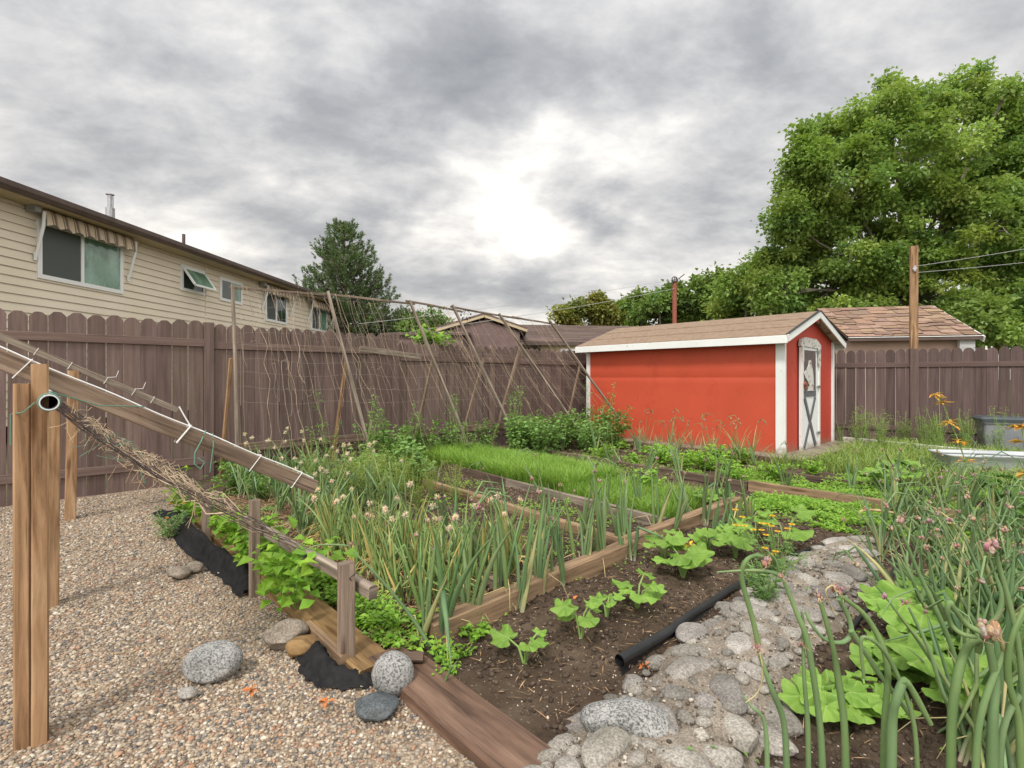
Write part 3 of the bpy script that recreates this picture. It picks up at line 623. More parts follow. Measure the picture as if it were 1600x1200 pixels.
m = MB(); prism(m, [K(.85, .02, 2.11), K(gl, .02, 2.11), K(gl, 1.95, 3.05), K(.85, 1.95, 3.05)], ZZ, .02); prism(m, [K(.85, 1.95, 3.05), K(gl, 1.95, 3.05), K(gl, 3.88, 2.11), K(.85, 3.88, 2.11)], ZZ, .02); part('roof_deck', m, M['gutter'], t)
m = MB(); beam(m, K(.85, -.03, 2.085), K(gl-.02, -.03, 2.085), .05, .075); part('gutter', m, M['gutter'], t)
m = MB(); beam(m, K(.85, -.05, 2.132), K(gl-.02, -.05, 2.132), .04, .016); part('drip_edge', m, M['vinyl'], t)
m = MB(); beam(m, K(gl+.02, -.03, 2.06), K(gl+.04, 1.95, 3.01), .03, .13); beam(m, K(gl+.04, 1.95, 3.01), K(gl+.02, 3.9, 2.06), .03, .13); part('bargeboard', m, M['vinyl'], t)
m = MB(); q = K(gl-.35, .2, 0); box(m, 0, .30, -.05, .05, 1.72, 2.07, np.array([gx, gy, ZZ]).T, q); part('eave_box', m, M['white'], t)
m = MB(); tube(m, [q+gx*.28+(0, 0, 1.85), q+gx*.28+(0, -.05, 1.6), q+gx*.28+(0, -.05, .1)], .035, 8); part('downpipe', m, M['vinyl'], t)
# brown roofed bungalow behind the back fence
Y = 19.; L0 = at(808, 533, Y); L1 = at(1120, 533, Y+1.5)
t = thing('bungalow', 'bungalow with a wide brown shingled roof behind the back fence, left of the rusty pole', 'house', (L0[0], Y, 0))
m = MB(); e0, e1 = L0.copy(), L1.copy(); e0[2] = e1[2] = 2.55; r0, r1 = at(808, 496, Y+3.2), at(1120, 497, Y+4.5); r0[2] = r1[2] = 3.5; r0[0] = L0[0]
shingle_slope(m, e0-(.0, 0, 0), e1, r0, r1, 14, .9, .1, .006, 9)
b0, b1 = e0+(0, 6.6, 0), e1+(0, 6.6, 0); shingle_slope(m, b0, b1, r0, r1, 6, .9, .1, .006, 10); part('roof', m, M['shinglebrown'], t)
m = MB(); prism(m, [e0-ZZ*.05, e1-ZZ*.05, r1-ZZ*.05, r0-ZZ*.05], ZZ, .03); prism(m, [r0-ZZ*.05, r1-ZZ*.05, b1-ZZ*.05, b0-ZZ*.05], ZZ, .03); part('roof_deck', m, M['gutter'], t)
m = MB(); beam(m, e0-(0, .03, .07), e1-(0, .03, .07), .05, .14); part('fascia', m, M['gutter'], t)
m = MB(); w0 = L0+(.9, .5, 0); box(m, 0, 6.4, 0, 5.5, 0, 2.5, None, (w0[0], w0[1], 0)); part('wall', m, M['stuccotan'], t)
m = MB(); box(m, 0, 1.1, -.03, 0, 1.3, 2.3, None, (w0[0]+.75, w0[1], 0)); w = part('window', m, M['vinyl'], t)
m = MB(); box(m, 0, .96, -.045, -.031, 1.38, 2.22, None, (w0[0]+.82, w0[1], 0)); part('pane', m, M['glass'], w)
# brown gable
Y = 17.; c = at(757, 494, Y); zz_ = c[2]
t = thing('gabled_house', 'brown house gable with a cream bargeboard peeking over the back fence', 'house', (c[0], Y, 0))
xl, xr = at(692, 520, Y)[0], at(812, 520, Y)[0]; cx = c[0]; ze = at(800, 514, Y)[2]
m = MB(); prism(m, [(xl, Y, 0), (xr, Y, 0), (xr, Y, ze-.12), (cx, Y, zz_-.12), (xl, Y, ze-.12)], (0, 1, 0), .1); box(m, xl, xr, Y+.11, Y+6, 0, ze-.12); part('wall', m, M['brownwall'], t)
for (x, dx) in ((xl-.25, 1), (xr+.25, -1)):
    zl = ze-.06; m = MB(); beam(m, (x, Y-.1, zl), (cx, Y-.1, zz_), .05, .10); part('bargeboard', m, M['soffit'], t)
    m = MB(); prism(m, [(x, Y-.14, zl+.05), (cx, Y-.14, zz_+.05), (cx, Y+6, zz_+.05), (x, Y+6, zl+.05)][::dx], ZZ, .05); part('roof', m, M['shinglebrown'], t)
Y = 15.; t = thing('garden_shed', 'low brown shed roof just above the fence behind the bright grape leaves', 'shed', (at(650, 530, Y)[0], Y, 0))
x0, x1 = at(600, 530, Y)[0], at(722, 530, Y)[0]
m = MB(); zt = at(600, 516, Y)[2]; prism(m, [(x0-.1, Y-.1, zt-.15), (x1+.1, Y-.1, zt-.15), (x1+.1, Y+2, zt+.05), (x0-.1, Y+2, zt+.05)], ZZ, .06); part('roof', m, M['shinglebrown'], t)
m = MB(); box(m, x0, x1, Y, Y+1.8, 0, zt-.16); part('wall', m, M['brownwall'], t)
# rusty clothesline pole
Y = 14.; p = at(1054, 440, Y); z1 = p[2]
t = thing('clothesline_pole', 'rusty red steel pole with a pulley wheel rising behind the red shed', 'pole', (p[0], Y, 0))
m = MB(); tube(m, [(p[0], Y, 0), (p[0], Y, z1)], .058, 10); part('pole', m, M['rust'], t)
m = MB(); c = np.array([p[0]-.02, Y-.06, z1+.05]); tube(m, [c+(.07*math.cos(a), 0, .07*math.sin(a)) for a in np.linspace(0, 2*math.pi, 17)], .014, 6, cap=False); tube(m, [c-(.07, 0, 0), c+(.07, 0, 0)], .01, 5); tube(m, [c-(0, 0, .07), c+(0, 0, .07)], .01, 5); part('pulley_wheel', m, M['black'], t)
m = MB(); tube(m, [c+(-.22, 0, -.16), c+(.02, 0, -.05), c+(.27, 0, .14)], .016, 6); part('arm', m, M['black'], t)
for (tx, ty, tY) in ((560, 500, 11.), (640, 512, 11.)):
    m = MB(); q0 = c+(0, 0, .0 if ty == 500 else -.25); q1 = at(tx, ty+6, tY); P = [q0+(q1-q0)*s-ZZ*(.25*s*(1-s)) for s in np.linspace(0, 1, 16)]; tube(m, P, .005, 5, cap=False); part('wire', m, M['wire'], t)
print('buildings')

# ============================================================ trees
def tree(name, label, base, lobes, nleaf, lsize, mm, trunk_r, cat='tree', group=None, seed=1, clump=.55, aspect=.75, limbs=True, droop=.0, tint=(1, 1, 1), fork=.35, limbr=1.):
    """lobes: list of (centre xyz, radius). crown = leaf clumps scattered through the lobes"""
    rs = np.random.RandomState(seed); base = np.asarray(base, float); t = thing(name, label, cat, base, group)
    C = np.array([l[0] for l in lobes]); Rr = np.array([l[1] for l in lobes]); top = C.mean(0)
    tk = MB(); bx_ = np.average(C, axis=0, weights=Rr); ftop = base+(bx_-base)*[.5, .5, 0]+ZZ*(fork*(C[:, 2].max()-base[2]))
    tube(tk, [base, base+(ftop-base)*.5+rs.normal(0, .08, 3), ftop], [trunk_r, trunk_r*.8, trunk_r*.65], 8)
    cl_c, cl_r = [], []
    wts = Rr**2.3; wts = wts/wts.sum()
    for i, (c, r) in enumerate(zip(C, Rr)):
        k = max(4, int(len(C)*0+ 10*(r/clump)**1.7*.42)); d = rdir(rs, k); rad = rs.uniform(.25, 1., k)**.6
        cl_c.append(c+d*rad[:, None]*r*rs.uniform(.85, 1.28, (k, 1))*[1, 1, .95]); cl_r.append(clump*rs.uniform(.55, 1.15, k))
        if limbs:
            mid = ftop+(c-ftop)*.55+rs.normal(0, r*.15, 3)+ZZ*r*.1; tube(tk, [ftop-ZZ*.3, mid, c], [trunk_r*.45*limbr, trunk_r*.28*limbr, trunk_r*.1*limbr], 6)
            for q in (c+d*rad[:, None]*r)[:9]: tube(tk, [mid+(c-mid)*rs.uniform(.3, 1), (c+q)/2+rs.normal(0, r*.1, 3), q], [trunk_r*.10, trunk_r*.06, trunk_r*.02], 5, cap=False)
    cl_c = np.vstack(cl_c); cl_r = np.concatenate(cl_r); w = cl_r**2; w /= w.sum(); idx = rs.choice(len(cl_c), nleaf, p=w)
    tc = tints(rs, len(cl_c), .72, 1.25, .10); d = rdir(rs, nleaf); rad = rs.uniform(0, 1, nleaf)**.55*np.where(rs.rand(nleaf) < .25, 1.5, 1.)
    c = cl_c[idx]+d*(rad*cl_r[idx])[:, None]*[1.15, 1.15, .75]
    ld = rdir(rs, nleaf)*.7+d*.6-ZZ*(.25+droop); n = rdir(rs, nleaf)*.6+ZZ
    s = lsize*rs.uniform(.6, 1.3, nleaf); m = MB(); leaves(m, c, ld, n, s, s*aspect, np.clip(tc[idx]*tints(rs, nleaf, .82, 1.18, .06)*tint, 0, 1.6), lite=True)
    part('trunk', tk, M['bark'], t, smooth=True); part('crown', m, M[mm], t); return t
def lob(l, Y, rs, spread=1.):
    out = []
    for (px, py, r) in l: out.append((at(px, py, Y+rs.uniform(-1.5, 1.5)*spread), r/800*Y))
    return out
rs0 = np.random.RandomState(5)
big = [(1262,262,42),(1300,228,42),(1378,182,44),(1402,150,26),(1440,170,40),(1490,160,44),(1530,146,30),(1580,185,44),(1255,330,52),(1330,290,68),(1420,260,74),(1510,250,74),(1600,270,80),(1690,260,90),(1250,405,50),(1330,380,70),(1430,360,80),(1530,350,80),(1640,360,90),(1290,455,55),(1380,455,64),(1480,450,70),(1570,430,62),(1660,470,80),(1215,450,36),(1750,380,100),(1255,215,20),(1345,205,18),(1222,300,22),(1550,500,38),(1300,492,34),(1350,495,36),(1415,500,38),(1250,495,30),(1480,510,34),(1530,120,14),(1575,140,16),(1385,138,16),(1215,400,34),(1190,435,30),(1228,350,30),(1270,505,24),(1600,215,50),(1650,200,60)]
tree('maple_tree', 'huge spreading green broadleaf tree on the right, towering over the outbuilding', (14.2, 19.5, 0), lob(big, 18.8, rs0), 200000, .15, 'maple', .30, seed=3, clump=.42, limbr=.6)
tree('broadleaf_tree', 'mid green bushy tree filling the gap between the shed roof and the huge tree', (9.6, 22., 0), lob([(1172,440,30),(1200,470,44),(1150,470,30),(1225,430,34),(1130,482,26),(1240,480,40),(1180,500,40)], 22., rs0, .6), 14000, .19, 'maple', .2, seed=4, clump=.55)
tree('broadleaf_tree', 'darker green round tree directly behind the rusty pole', (6.4, 26., 0), lob([(1060,462,24),(1030,470,22),(1090,455,28),(1120,452,26),(1110,480,30),(1010,482,18),(1075,490,30),(1035,500,20),(1065,508,22),(1000,500,16)], 26., rs0, .5), 11000, .22, 'hedge', .18, seed=5, clump=.55)
tree('broadleaf_tree', 'pale green tree over the bungalow roof, left of the rusty pole', (4.8, 27., 0), lob([(985,478,20),(1000,490,24),(968,490,18)], 27., rs0, .5), 4500, .22, 'hedge', .14, seed=6, clump=.5, tint=(1.25, 1.15, 1.1))
tree('broadleaf_tree', 'olive yellow tree at the left end of the tree line above the bungalow roof', (3.6, 27., 0), lob([(930,478,22),(905,488,20),(955,482,18),(885,494,14),(940,495,22)], 27., rs0, .5), 7500, .20, 'olive', .14, seed=7, clump=.5)
tree('small_tree', 'small green tree showing between the pine and the gable', (-3.9, 24., 0), lob([(655,508,16),(675,506,14),(640,512,12),(695,512,12)], 24., rs0, .3), 3000, .18, 'hedge', .1, seed=8, clump=.4)
tree('small_tree', 'low leafy tree at the far right edge behind the fence', (15.5, 15.5, 0), lob([(1560,500,26),(1590,515,24),(1620,480,40),(1540,520,16)], 15.5, rs0, .3), 7000, .16, 'maple', .12, seed=9, clump=.4)
# pine
def pine(label, base, H_, half, seed):
    rs = np.random.RandomState(seed); base = np.asarray(base, float); t = thing('pine_tree', label, 'tree', base); tk = MB(); tube(tk, [base, base+ZZ*H_*.5, base+ZZ*H_*.97], [.24, .16, .03], 8)
    cc, dd, rr = [], [], []; z = H_*.18
    while z < H_*.97:
        f = (z/H_); env = half*(1-max(0, (f-.30)/.72)**1.25)*(.72+.28*min(1, f/.3)); nb = 9 if f < .8 else 6
        for k in range(nb):
            a = rs.uniform(0, 6.283); L = env*rs.uniform(.68, 1.12)+.15; dr = np.array([math.cos(a), math.sin(a), 0])
            pts = [base+ZZ*z+dr*L*s+ZZ*(L*(.10*s+.38*s*s)) for s in (0, .35, .7, 1.)]; tube(tk, pts, [.05, .035, .02, .01], 5, cap=False)
            ns = max(6, int(L/.13))
            for i in range(ns):
                s = .22+.78*(i+rs.rand())/ns; s = min(s, 1.03); c = base+ZZ*z+dr*L*s+ZZ*(L*(.10*s+.38*s*s)); side = np.cross(dr, ZZ)*rs.normal(0, .34)*(1.2-s*.5)
                cc.append(c+side+ZZ*rs.normal(0, .06)); dd.append(nrm(dr*rs.uniform(.1, .6)+ZZ*rs.uniform(.5, 1.2)+side)); rr.append(rs.uniform(.26, .46))
        z += H_*.038
    for k in range(10): cc.append(base+ZZ*H_*rs.uniform(.93, 1.0)+rs.normal(0, .1, 3)); dd.append(ZZ+rs.normal(0, .1, 3)); rr.append(.35)
    cc = np.array(cc); dd = np.array(dd); rr = np.array(rr); K_ = 34; n = len(cc); idx = np.repeat(np.arange(n), K_)
    s = rs.uniform(0, 1, n*K_)[:, None]; c = cc[idx]+dd[idx]*rr[idx][:, None]*s*.9; ld = dd[idx]*.8+rdir(rs, n*K_)*.75
    tc = tints(rs, n, .7, 1.3, .08); L = .13*rs.uniform(.7, 1.3, n*K_); m = MB(); leaves(m, c, ld, rdir(rs, n*K_), L, .034, tc[idx], 0, lite=True); part('trunk', tk, M['bark'], t, smooth=True); part('crown', m, M['pine'], t); print('pine', n*K_)
pine('dark green pine rising behind the far end of the cream house', (-8.05, 24.6, 0), 8.65, 2.75, 2)
pine('small pine branches low at the right foot of the taller pine', (-5.1, 25., 0), 4.3, 1.0, 12)
print('trees')
def ona(px, py, a): Y = a/(.738-.675*(px-800)/800); return at(px, py, Y)
def onb(px, py, b): Y = b/(.738*(px-800)/800+.675); return at(px, py, Y)
# ============================================================ string trellis in front of the back fence
tr = thing('bean_trellis', 'leaning pole trellis hung with dry bean vines and netting in front of the fence', 'trellis', G(6.1, 3.8))
tops = [(363, 447), (513, 458), (641, 472), (708, 479), (781, 492), (860, 503)]
feet = [(372, 742), (590, 750), (745, 730), (822, 715), (925, 712), (996, 706)]
TP = [ona(x, y, 6.42) for x, y in tops]; FT = []
for (x, y), tp, a in zip(feet, TP, (6.15, 5.75, 5.72, 5.72, 5.65, 5.55)):
    p = ona(x, y, a); p[2] = max(p[2], .03); FT.append(p)
for tp, fp in zip(TP, FT):
    m = MB(); beam(m, fp-ZZ*.1, tp+(tp-fp)*.01, .030, .044, up=U, seg=5, jit=.006); part('pole', m, M['oldwood'], tr)
for (x0, y0), (x1, y1) in (((358, 449), (520, 461)), ((505, 459), (648, 475)), ((634, 470), (722, 487)), ((704, 479), (812, 498)), ((800, 495), (868, 507))):
    m = MB(); beam(m, ona(x0, y0, 6.46), ona(x1, y1, 6.46), .028, .028, seg=3, jit=.008, col=(.8, .75, .72)); part('top_rail', m, M['oldwood'], tr)
for (x0, y0), (x1, y1) in (((361, 560), (347, 720)), ((541, 560), (524, 690)), ((677, 560), (654, 660)), ((756, 560), (728, 660)), ((815, 535), (776, 670)), ((907, 568), (888, 650))):
    m = MB(); p0, p1 = ona(x0, y0, 6.38), ona(x1, y1, 6.62); d = p1-p0; p1 = p0+d*((p0[2]+.02)/max(.1, -d[2])) if d[2] < -.1 else p1; beam(m, p0, p1, .036, .042, seg=3, up=U); part('back_brace', m, M['cedar' if x0 < 600 else 'beamwood'], tr)
rsn = np.random.RandomState(21); topl = lambda t: TP[0]+(TP[-1]-TP[0])*t
def toprail(t):
    s = t*5; i = min(4, int(s)); f = s-i; return TP[i]+(TP[i+1]-TP[i])*f, FT[i]+(FT[i+1]-FT[i])*f
net = MB()
for i in range(40):
    a, b = toprail((i+.5)/40); n_ = 10; P = [a+(b-a)*s+rsn.normal(0, .008, 3) for s in np.linspace(0, .95, n_)]; tube(net, P, .0011, 3, cap=False)
for s in np.linspace(.03, .62, 9):
    P = []
    for t in np.linspace(0, 1, 50): a, b = toprail(t); P.append(a+(b-a)*s-ZZ*(.02*math.sin(t*31+s*9))+rsn.normal(0, .006, 3))
    tube(net, P, .0010, 3, cap=False)
part('netting', net, M['string'], tr)
dv = MB()
for i in range(74):
    t = rsn.rand(); a, b = toprail(t); s0 = rsn.choice([0, .03, .25, .4], p=[.35, .25, .2, .2]); s1 = min(1, s0+rsn.uniform(.25, .85)); n_ = max(6, int(24*(s1-s0))); ph = rsn.rand(3)*6
    P = []; wob = rsn.uniform(.008, .026)
    for k in range(n_):
        s = s0+(s1-s0)*k/(n_-1); P.append(a+(b-a)*s+V*wob*math.sin(k*1.3+ph[0])+U*wob*math.sin(k*1.7+ph[1])+V*.02*math.sin(k*.35+ph[2])+rsn.normal(0, .004, 3))
    tube(dv, P, rsn.uniform(.0012, .0026), 4, col=np.array([1, 1, 1])*rsn.uniform(.6, 1.15), cap=False)
    for k in range(0, n_, 3):
        if rsn.rand() < .5: d = rdir(rsn, 2)*.06; tube(dv, [P[k], P[k]+d[0]*.6, P[k]+d[0]+d[1]*.4], .0013, 3, cap=False)
part('dry_vine', dv, M['deadvine'], tr)
m = MB(); c = ona(790, 480, 6.4); rd = rdir(rsn, 40); leaves(m, ona(728, 492, 6.4)+rd*.06, rd, rdir(rsn, 40), .04, .02, np.full((40, 3), .2)); part('tangle', m, M['netdark'], tr)

# ============================================================ sloping vine rack over the gravel
rk = thing('vine_rack', 'rack of sloping brown beams on cedar legs with a grey pipe and netting, front left', 'plant support', G(3.4, 0))
def leg(p, w, h, z1, lean=(0, 0), two=False, label=None):
    m = MB(); p = np.asarray(p, float); beam(m, p*[1, 1, 0]-ZZ*.15, p*[1, 1, 0]+ZZ*z1+np.array([*lean, 0]), w, h, up=U, seg=4, jit=.001, ch=.005)
    q = part('leg', m, M['cedar'], rk)
P1 = np.array([-1.60, 1.70, 0]); leg(P1-V*.019, .042, .088, 1.18); leg(P1+V*.024-U*.012, .044, .085, 1.245)
P2 = np.array([-2.44, 2.72, 0]); leg(P2, .05, .085, 1.10, (.01, 0)); P3 = np.array([-3.80, 4.40, 0]); leg(P3, .075, .085, 1.26, (.03, 0))
Y1 = 1.70
b0 = at(-90, 525, 1.62); b1 = np.array([-.93, 2.40, .705]); b1 = at(491, 761, 2.42)
m = MB(); beam(m, b0, b1, .038, .062, seg=6, jit=.0008, ch=.003); part('sloping_beam', m, M['beamwood'], rk)
d_, s_, u_ = frame(b1-b0)
m = MB(); P = [b0+(b1-b0)*s+u_*(.036+.002*math.sin(s*23))+s_*.006*math.sin(s*11) for s in np.linspace(0, .985, 26)]; tube(m, P, .0032, 6); part('white_cord', m, M['tie'], rk)
for s in (.16, .555, .78, .93):
    m = MB(); c = b0+(b1-b0)*s; w, h = .022, .040
    loop = [c+s_*w+u_*h, c+s_*w-u_*h-d_*.012, c-s_*w-u_*h-d_*.012, c-s_*w+u_*h, c+s_*w+u_*h]; tube(m, loop, .0018 if s != .555 else .0032, 5)
    if s == .555: tube(m, [c+u_*h, c+u_*(h+.028)-d_*.04, c+u_*(h+.05)-d_*.07], .0028, 6)
    part('cable_tie', m, M['tie'], rk)
c = b0+(b1-b0)*.60; m = MB(); tube(m, [c+u_*.045, c+s_*.03+u_*.0, c+s_*.04-u_*.05, c+s_*.04-u_*.09+d_*.02, c+s_*.04-u_*.10+d_*.05, c+s_*.04-u_*.07+d_*.05, c+s_*.04-u_*.065+d_*.02], .0028, 5)
tube(m, [c+u_*.045+d_*.03, c+s_*.03+d_*.05, c+s_*.03-u_*.10+d_*.09], .0022, 5); part('twine', m, M['cord'], rk)
c0 = at(-60, 508, 4.05); c1 = ona(278, 641, 5.85); c1 = np.array([-3.23, 4.94, at(278, 641, 4.94)[2]]); c0 = at(-60, 501, 4.0)
m = MB(); beam(m, c0, c1, .05, .055, seg=4, jit=.004); part('sloping_beam', m, M['oldwood'], rk)
d2, s2, u2 = frame(c1-c0)
for s in (.30, .45, .62, .76, .86):
    m = MB(); c = c0+(c1-c0)*s; w, h = .03, .032; tube(m, [c+s2*w+u2*h, c+s2*w-u2*h, c-s2*w-u2*h, c-s2*w+u2*h, c+s2*w+u2*h], .0022, 5)
    if s in (.62, .76): tube(m, [c+u2*h, c+u2*(h+.03)+d2*.05, c+u2*(h+.09)+d2*.04], .0022, 5)
    part('cable_tie', m, M['tie'], rk)
q0 = at(77, 629, 1.62); m = MB(); L_ = 3.6; rr_ = .0245
n_ = 20; ring = lambda r, p: [p+V*r*math.cos(a)+ZZ*r*math.sin(a) for a in np.linspace(0, 2*math.pi, n_+1)[:-1]]
o0, o1, i0, i1 = ring(.025, q0), ring(.025, q0+U*L_-ZZ*.02), ring(.0215, q0), ring(.0215, q0+U*L_)
for A_, B_ in ((o0, o1), (i1, i0), (i0, o0)):
    vs = A_+B_; m.add(vs, [(k, (k+1) % n_, n_+(k+1) % n_, n_+k) for k in range(n_)])
part('grey_pipe', m, M['pvc'], rk, smooth=False)
m = MB(); q = q0+U*.35; m2 = ring(.0212, q); m.add(m2, [tuple(range(n_))]); part('bore_shade_disc', m, M['darkin'], rk)  # black disc set inside the pipe, painting in the darkness of its bore
m = MB(); q = q0+U*.04; P = [q+V*.028*math.cos(a)+ZZ*.028*math.sin(a) for a in np.linspace(0, 6.28, 13)]; tube(m, P, .0025, 5); tube(m, [q+ZZ*.034, (q+b0+(b1-b0)*.43)/2+ZZ*.015, b0+(b1-b0)*.43+u_*.04], .0022, 5); tube(m, [q-V*.034, q-V*.06-ZZ*.03, P1-V*.046+ZZ*1.08, P1-V*.046+ZZ*.98], .0022, 5); part('twine', m, M['cord'], rk)
# low rail with three stakes
lr = thing('low_stake_rail', 'low grey rail tied to three short stakes beside the plank edging', 'rail', gnd(540, 1035))
SC = [gnd(541, 1038), gnd(398, 927), gnd(322, 848)]; sz = [.425, .52, .33]
for p, z, w in zip(SC, sz, (.060, .052, .052)):
    m = MB(); beam(m, p-ZZ*.1, p+ZZ*z, w, w*.9, up=U, seg=3, ch=.006, col=(1.1, 1.02, .98)); part('stake', m, M['oldwood'], lr)
e0 = at(583, 926, 2.12); e1 = at(385, 812, 3.1)
m = MB(); beam(m, e0, e1, .038, .058, seg=4, jit=.003, ch=.006); part('rail', m, M['oldwood'], lr)
m = MB(); q = SC[0]+ZZ*.37; tube(m, [q+V*.033-U*.03+ZZ*.015, q-V*.0-U*.033, q+V*.034-U*.01-ZZ*.05, q+V*.05+U*.04-ZZ*.03], .0022, 5); part('wire_tie', m, M['black'], lr)
# net with dead vines from the pipe down to the low rail
nt_ = thing('old_vine_net', 'sagging dark netting tangled with dead vines slung from the rack to the low rail', 'netting', G(3.4, .5))
rsv = np.random.RandomState(8); m1, m2 = MB(), MB()
def netp(a, t, off): # t 0 at the pipe .. 1 at rail
    b = .02+.86*t; return G(a, b, 1.10-.69*t-.05*math.sin(math.pi*t)+off)
for i in range(30):
    a = 2.35+i*.095; P = [netp(a+rsv.normal(0, .01), t, rsv.normal(0, .006)) for t in np.linspace(0, 1, 12)]; tube(m1, P, .0016, 3, cap=False)
for i in range(16):
    t = .04+i*.062; P = [netp(a, t, rsv.normal(0, .008)) for a in np.linspace(2.35, 5.2, 22)]; tube(m1, P, .0016, 3, cap=False)
part('net', m1, M['netdark'], nt_)
for i in range(95):
    a = rsv.uniform(2.5, 5.3); t = rsv.uniform(.05, .75); t1 = t+rsv.uniform(.15, .5); a1 = a+rsv.uniform(-.25, .25); P = []; n_ = 9
    for k in range(n_):
        s = k/(n_-1); P.append(netp(a+(a1-a)*s, min(1.02, t+(t1-t)*s), rsv.normal(-.006, .020))+rsv.normal(0, .013, 3))
    tube(m2, P, rsv.uniform(.0011, .0026), 4, col=np.array([1, 1, 1])*rsv.uniform(.3, 1.2), cap=False)
for i in range(80):
    a = rsv.uniform(2.6, 4.8); t = rsv.uniform(.05, .75); p = netp(a, t, 0); d = rdir(rsv, 4)*.05; P = [p, p+d[0]-ZZ*.02, p+d[0]+d[1]-ZZ*.05, p+d[0]+d[1]+d[2]-ZZ*.07]; tube(m2, P, .0013, 3, cap=False, col=(1.1, 1.05, .95))
part('dead_vine', m2, M['deadvine'], nt_)
for i in range(6):
    m = MB(); p = netp(rsv.uniform(2.5, 3.6), rsv.uniform(.05, .3), 0); d = rdir(rsv, 3)*.07; tube(m, [p, p+d[0], p+d[0]+d[1]-ZZ*.03, p+d[0]+d[2]-ZZ*.04], .0016, 4, cap=False); part('twine', m, M['cord'], nt_)

# ============================================================ edging planks, bed frames
def plank(name, label, a0, a1, b, w, th, z, m_, tilt=0., group=None, seg=5, cat='plank'):
    m = MB(); beam(m, G(a0, b, z), G(a1, b+tilt, z), w, th, seg=seg, jit=.0015, ch=.008); return solo(name, m, m_, label, cat, group)
plank('edging_plank', 'yellowish brown wet plank edging the bed beside the gravel, behind the stakes', 1.90, 4.9, 1.0, .165, .09, -.008, M['plank'])
plank('edging_plank', 'reddish brown knotty tie at the bottom edge, right of the round grey rock', .7, 1.97, 1.085, .195, .10, -.010, M['redplank'], tilt=.0)
plank('wood_offcut', 'short reddish board end lying under the front stake', 2.02, 2.42, .915, .035, .07, .025, M['timber'], cat='offcut')
fr = thing('raised_bed_frame', 'weathered timber frame dividing the onion, soil and grass beds', 'bed frame', G(2., 2.8))
def bedboard(a0, b0, a1, b1, w, h, z, mm, nm='board'):
    m = MB(); beam(m, G(a0, b0, z), G(a1, b1, z), w, h, seg=5, jit=.003, ch=.007); part(nm, m, M[mm], fr)
bedboard(1.93, 1.26, 2.00, 2.92, .085, .12, .055, 'timber', 'front_board')
bedboard(2.04, 2.88, 2.06, 4.66, .085, .10, .065, 'timber', 'front_board')
bedboard(2.09, 1.84, 3.9, 1.90, .045, .08, .055, 'oldwood', 'divider')
bedboard(2.06, 2.93, 5.0, 3.06, .06, .085, .062, 'timber', 'divider')
bedboard(2.12, 3.56, 4.1, 3.68, .045, .10, .062, 'oldwood', 'divider')
bedboard(4.1, 3.69, 6.1, 3.86, .045, .10, .062, 'darktimber', 'divider')
bedboard(2.12, 4.60, 6.2, 4.72, .045, .09, .05, 'oldwood', 'divider')
bf = thing('bed_border', 'long low border boards of the salad beds between the grass and the shed', 'bed border', G(3, 5.6))
for (a0, b0_, a1, b1_, w, h, mm) in ((-.2, 5.50, 2.3, 5.50, .05, .13, 'timber'), (2.32, 5.52, 6.0, 5.72, .05, .09, 'darktimber'), (1.2, 6.45, 5.4, 6.58, .045, .07, 'darktimber'), (2.35, 7.42, 5.9, 7.5, .06, .10, 'darktimber'), (2.38, 7.45, 2.45, 8.3, .06, .09, 'darktimber')):
    m = MB(); beam(m, G(a0, b0_, .05), G(a1, b1_, .05), w, h, seg=6, jit=.005, ch=.006); part('board', m, M[mm], bf)
# gravelly pad under the shed
m = MB(); n_ = 40
A_, B_ = np.meshgrid(np.linspace(2.42, 6.7, 60), np.linspace(7.5, 10.4, 40), indexing='ij'); Pp = np.outer(A_.ravel(), U)+np.outer(B_.ravel(), V); Pp[:, 2] = .075+.008*fbm(Pp, 4, 8, 3); k = np.array([i*40+j for i in range(59) for j in range(39)]); m.add(Pp, np.stack([k, k+1, k+41, k+40], 1)); setting('shed_pad', m, M['mortar'], smooth=True)
p0, p1, p2 = at(1318, 684, 9.0), at(1480, 700, 7.7), at(1640, 716, 6.9)
for p in (p0, p1, p2): p[2] = .09
m = MB(); beam(m, p0, p1, .05, .14, seg=3, ch=.008); beam(m, p1+(p2-p1)*.01, p2, .05, .14, seg=3, ch=.008); solo('white_edging', m, M['peel'], 'white painted edging board below the weeds along the right fence', 'edging')

# ============================================================ black fabric, pipes, tub, bin
def ribbon(name, label, pts, hts, seed, cat='fabric sheet'):
    rs = np.random.RandomState(seed); m = MB(); pts = np.array(pts, float); n = 60; s = np.linspace(0, len(pts)-1, n); i = np.minimum(s.astype(int), len(pts)-2); f = (s-i)[:, None]
    P = pts[i]*(1-f)+pts[i+1]*f; h = np.interp(s, np.arange(len(hts)), hts); T = np.gradient(P, axis=0); T /= np.linalg.norm(T, axis=1)[:, None]; S_ = np.cross(T, ZZ)
    prof = [(.10, -.01), (.06, .008), (.035, .25), (.02, .55), (.0, .85), (-.02, 1.), (-.05, .93), (-.075, .6), (-.085, .1)]; vs = []
    for k in range(n):
        for j, (o, z) in enumerate(prof): vs.append(P[k]+S_[k]*(o*(.45+h[k]*2.6)+.006*math.sin(k*.7+j))+ZZ*(h[k]*z+.004*math.sin(k*.9+j*1.3)))
    vs = np.array(vs); vs += .010*np.stack([fbm(vs, seed+q, 9., 3) for q in range(3)], 1); L = len(prof); kk = np.array([a*L+b for a in range(n-1) for b in range(L-1)]); m.add(vs, np.stack([kk, kk+1, kk+L+1, kk+L], 1))
    return solo(name, m, M['fabric'], label, cat, smooth=True)
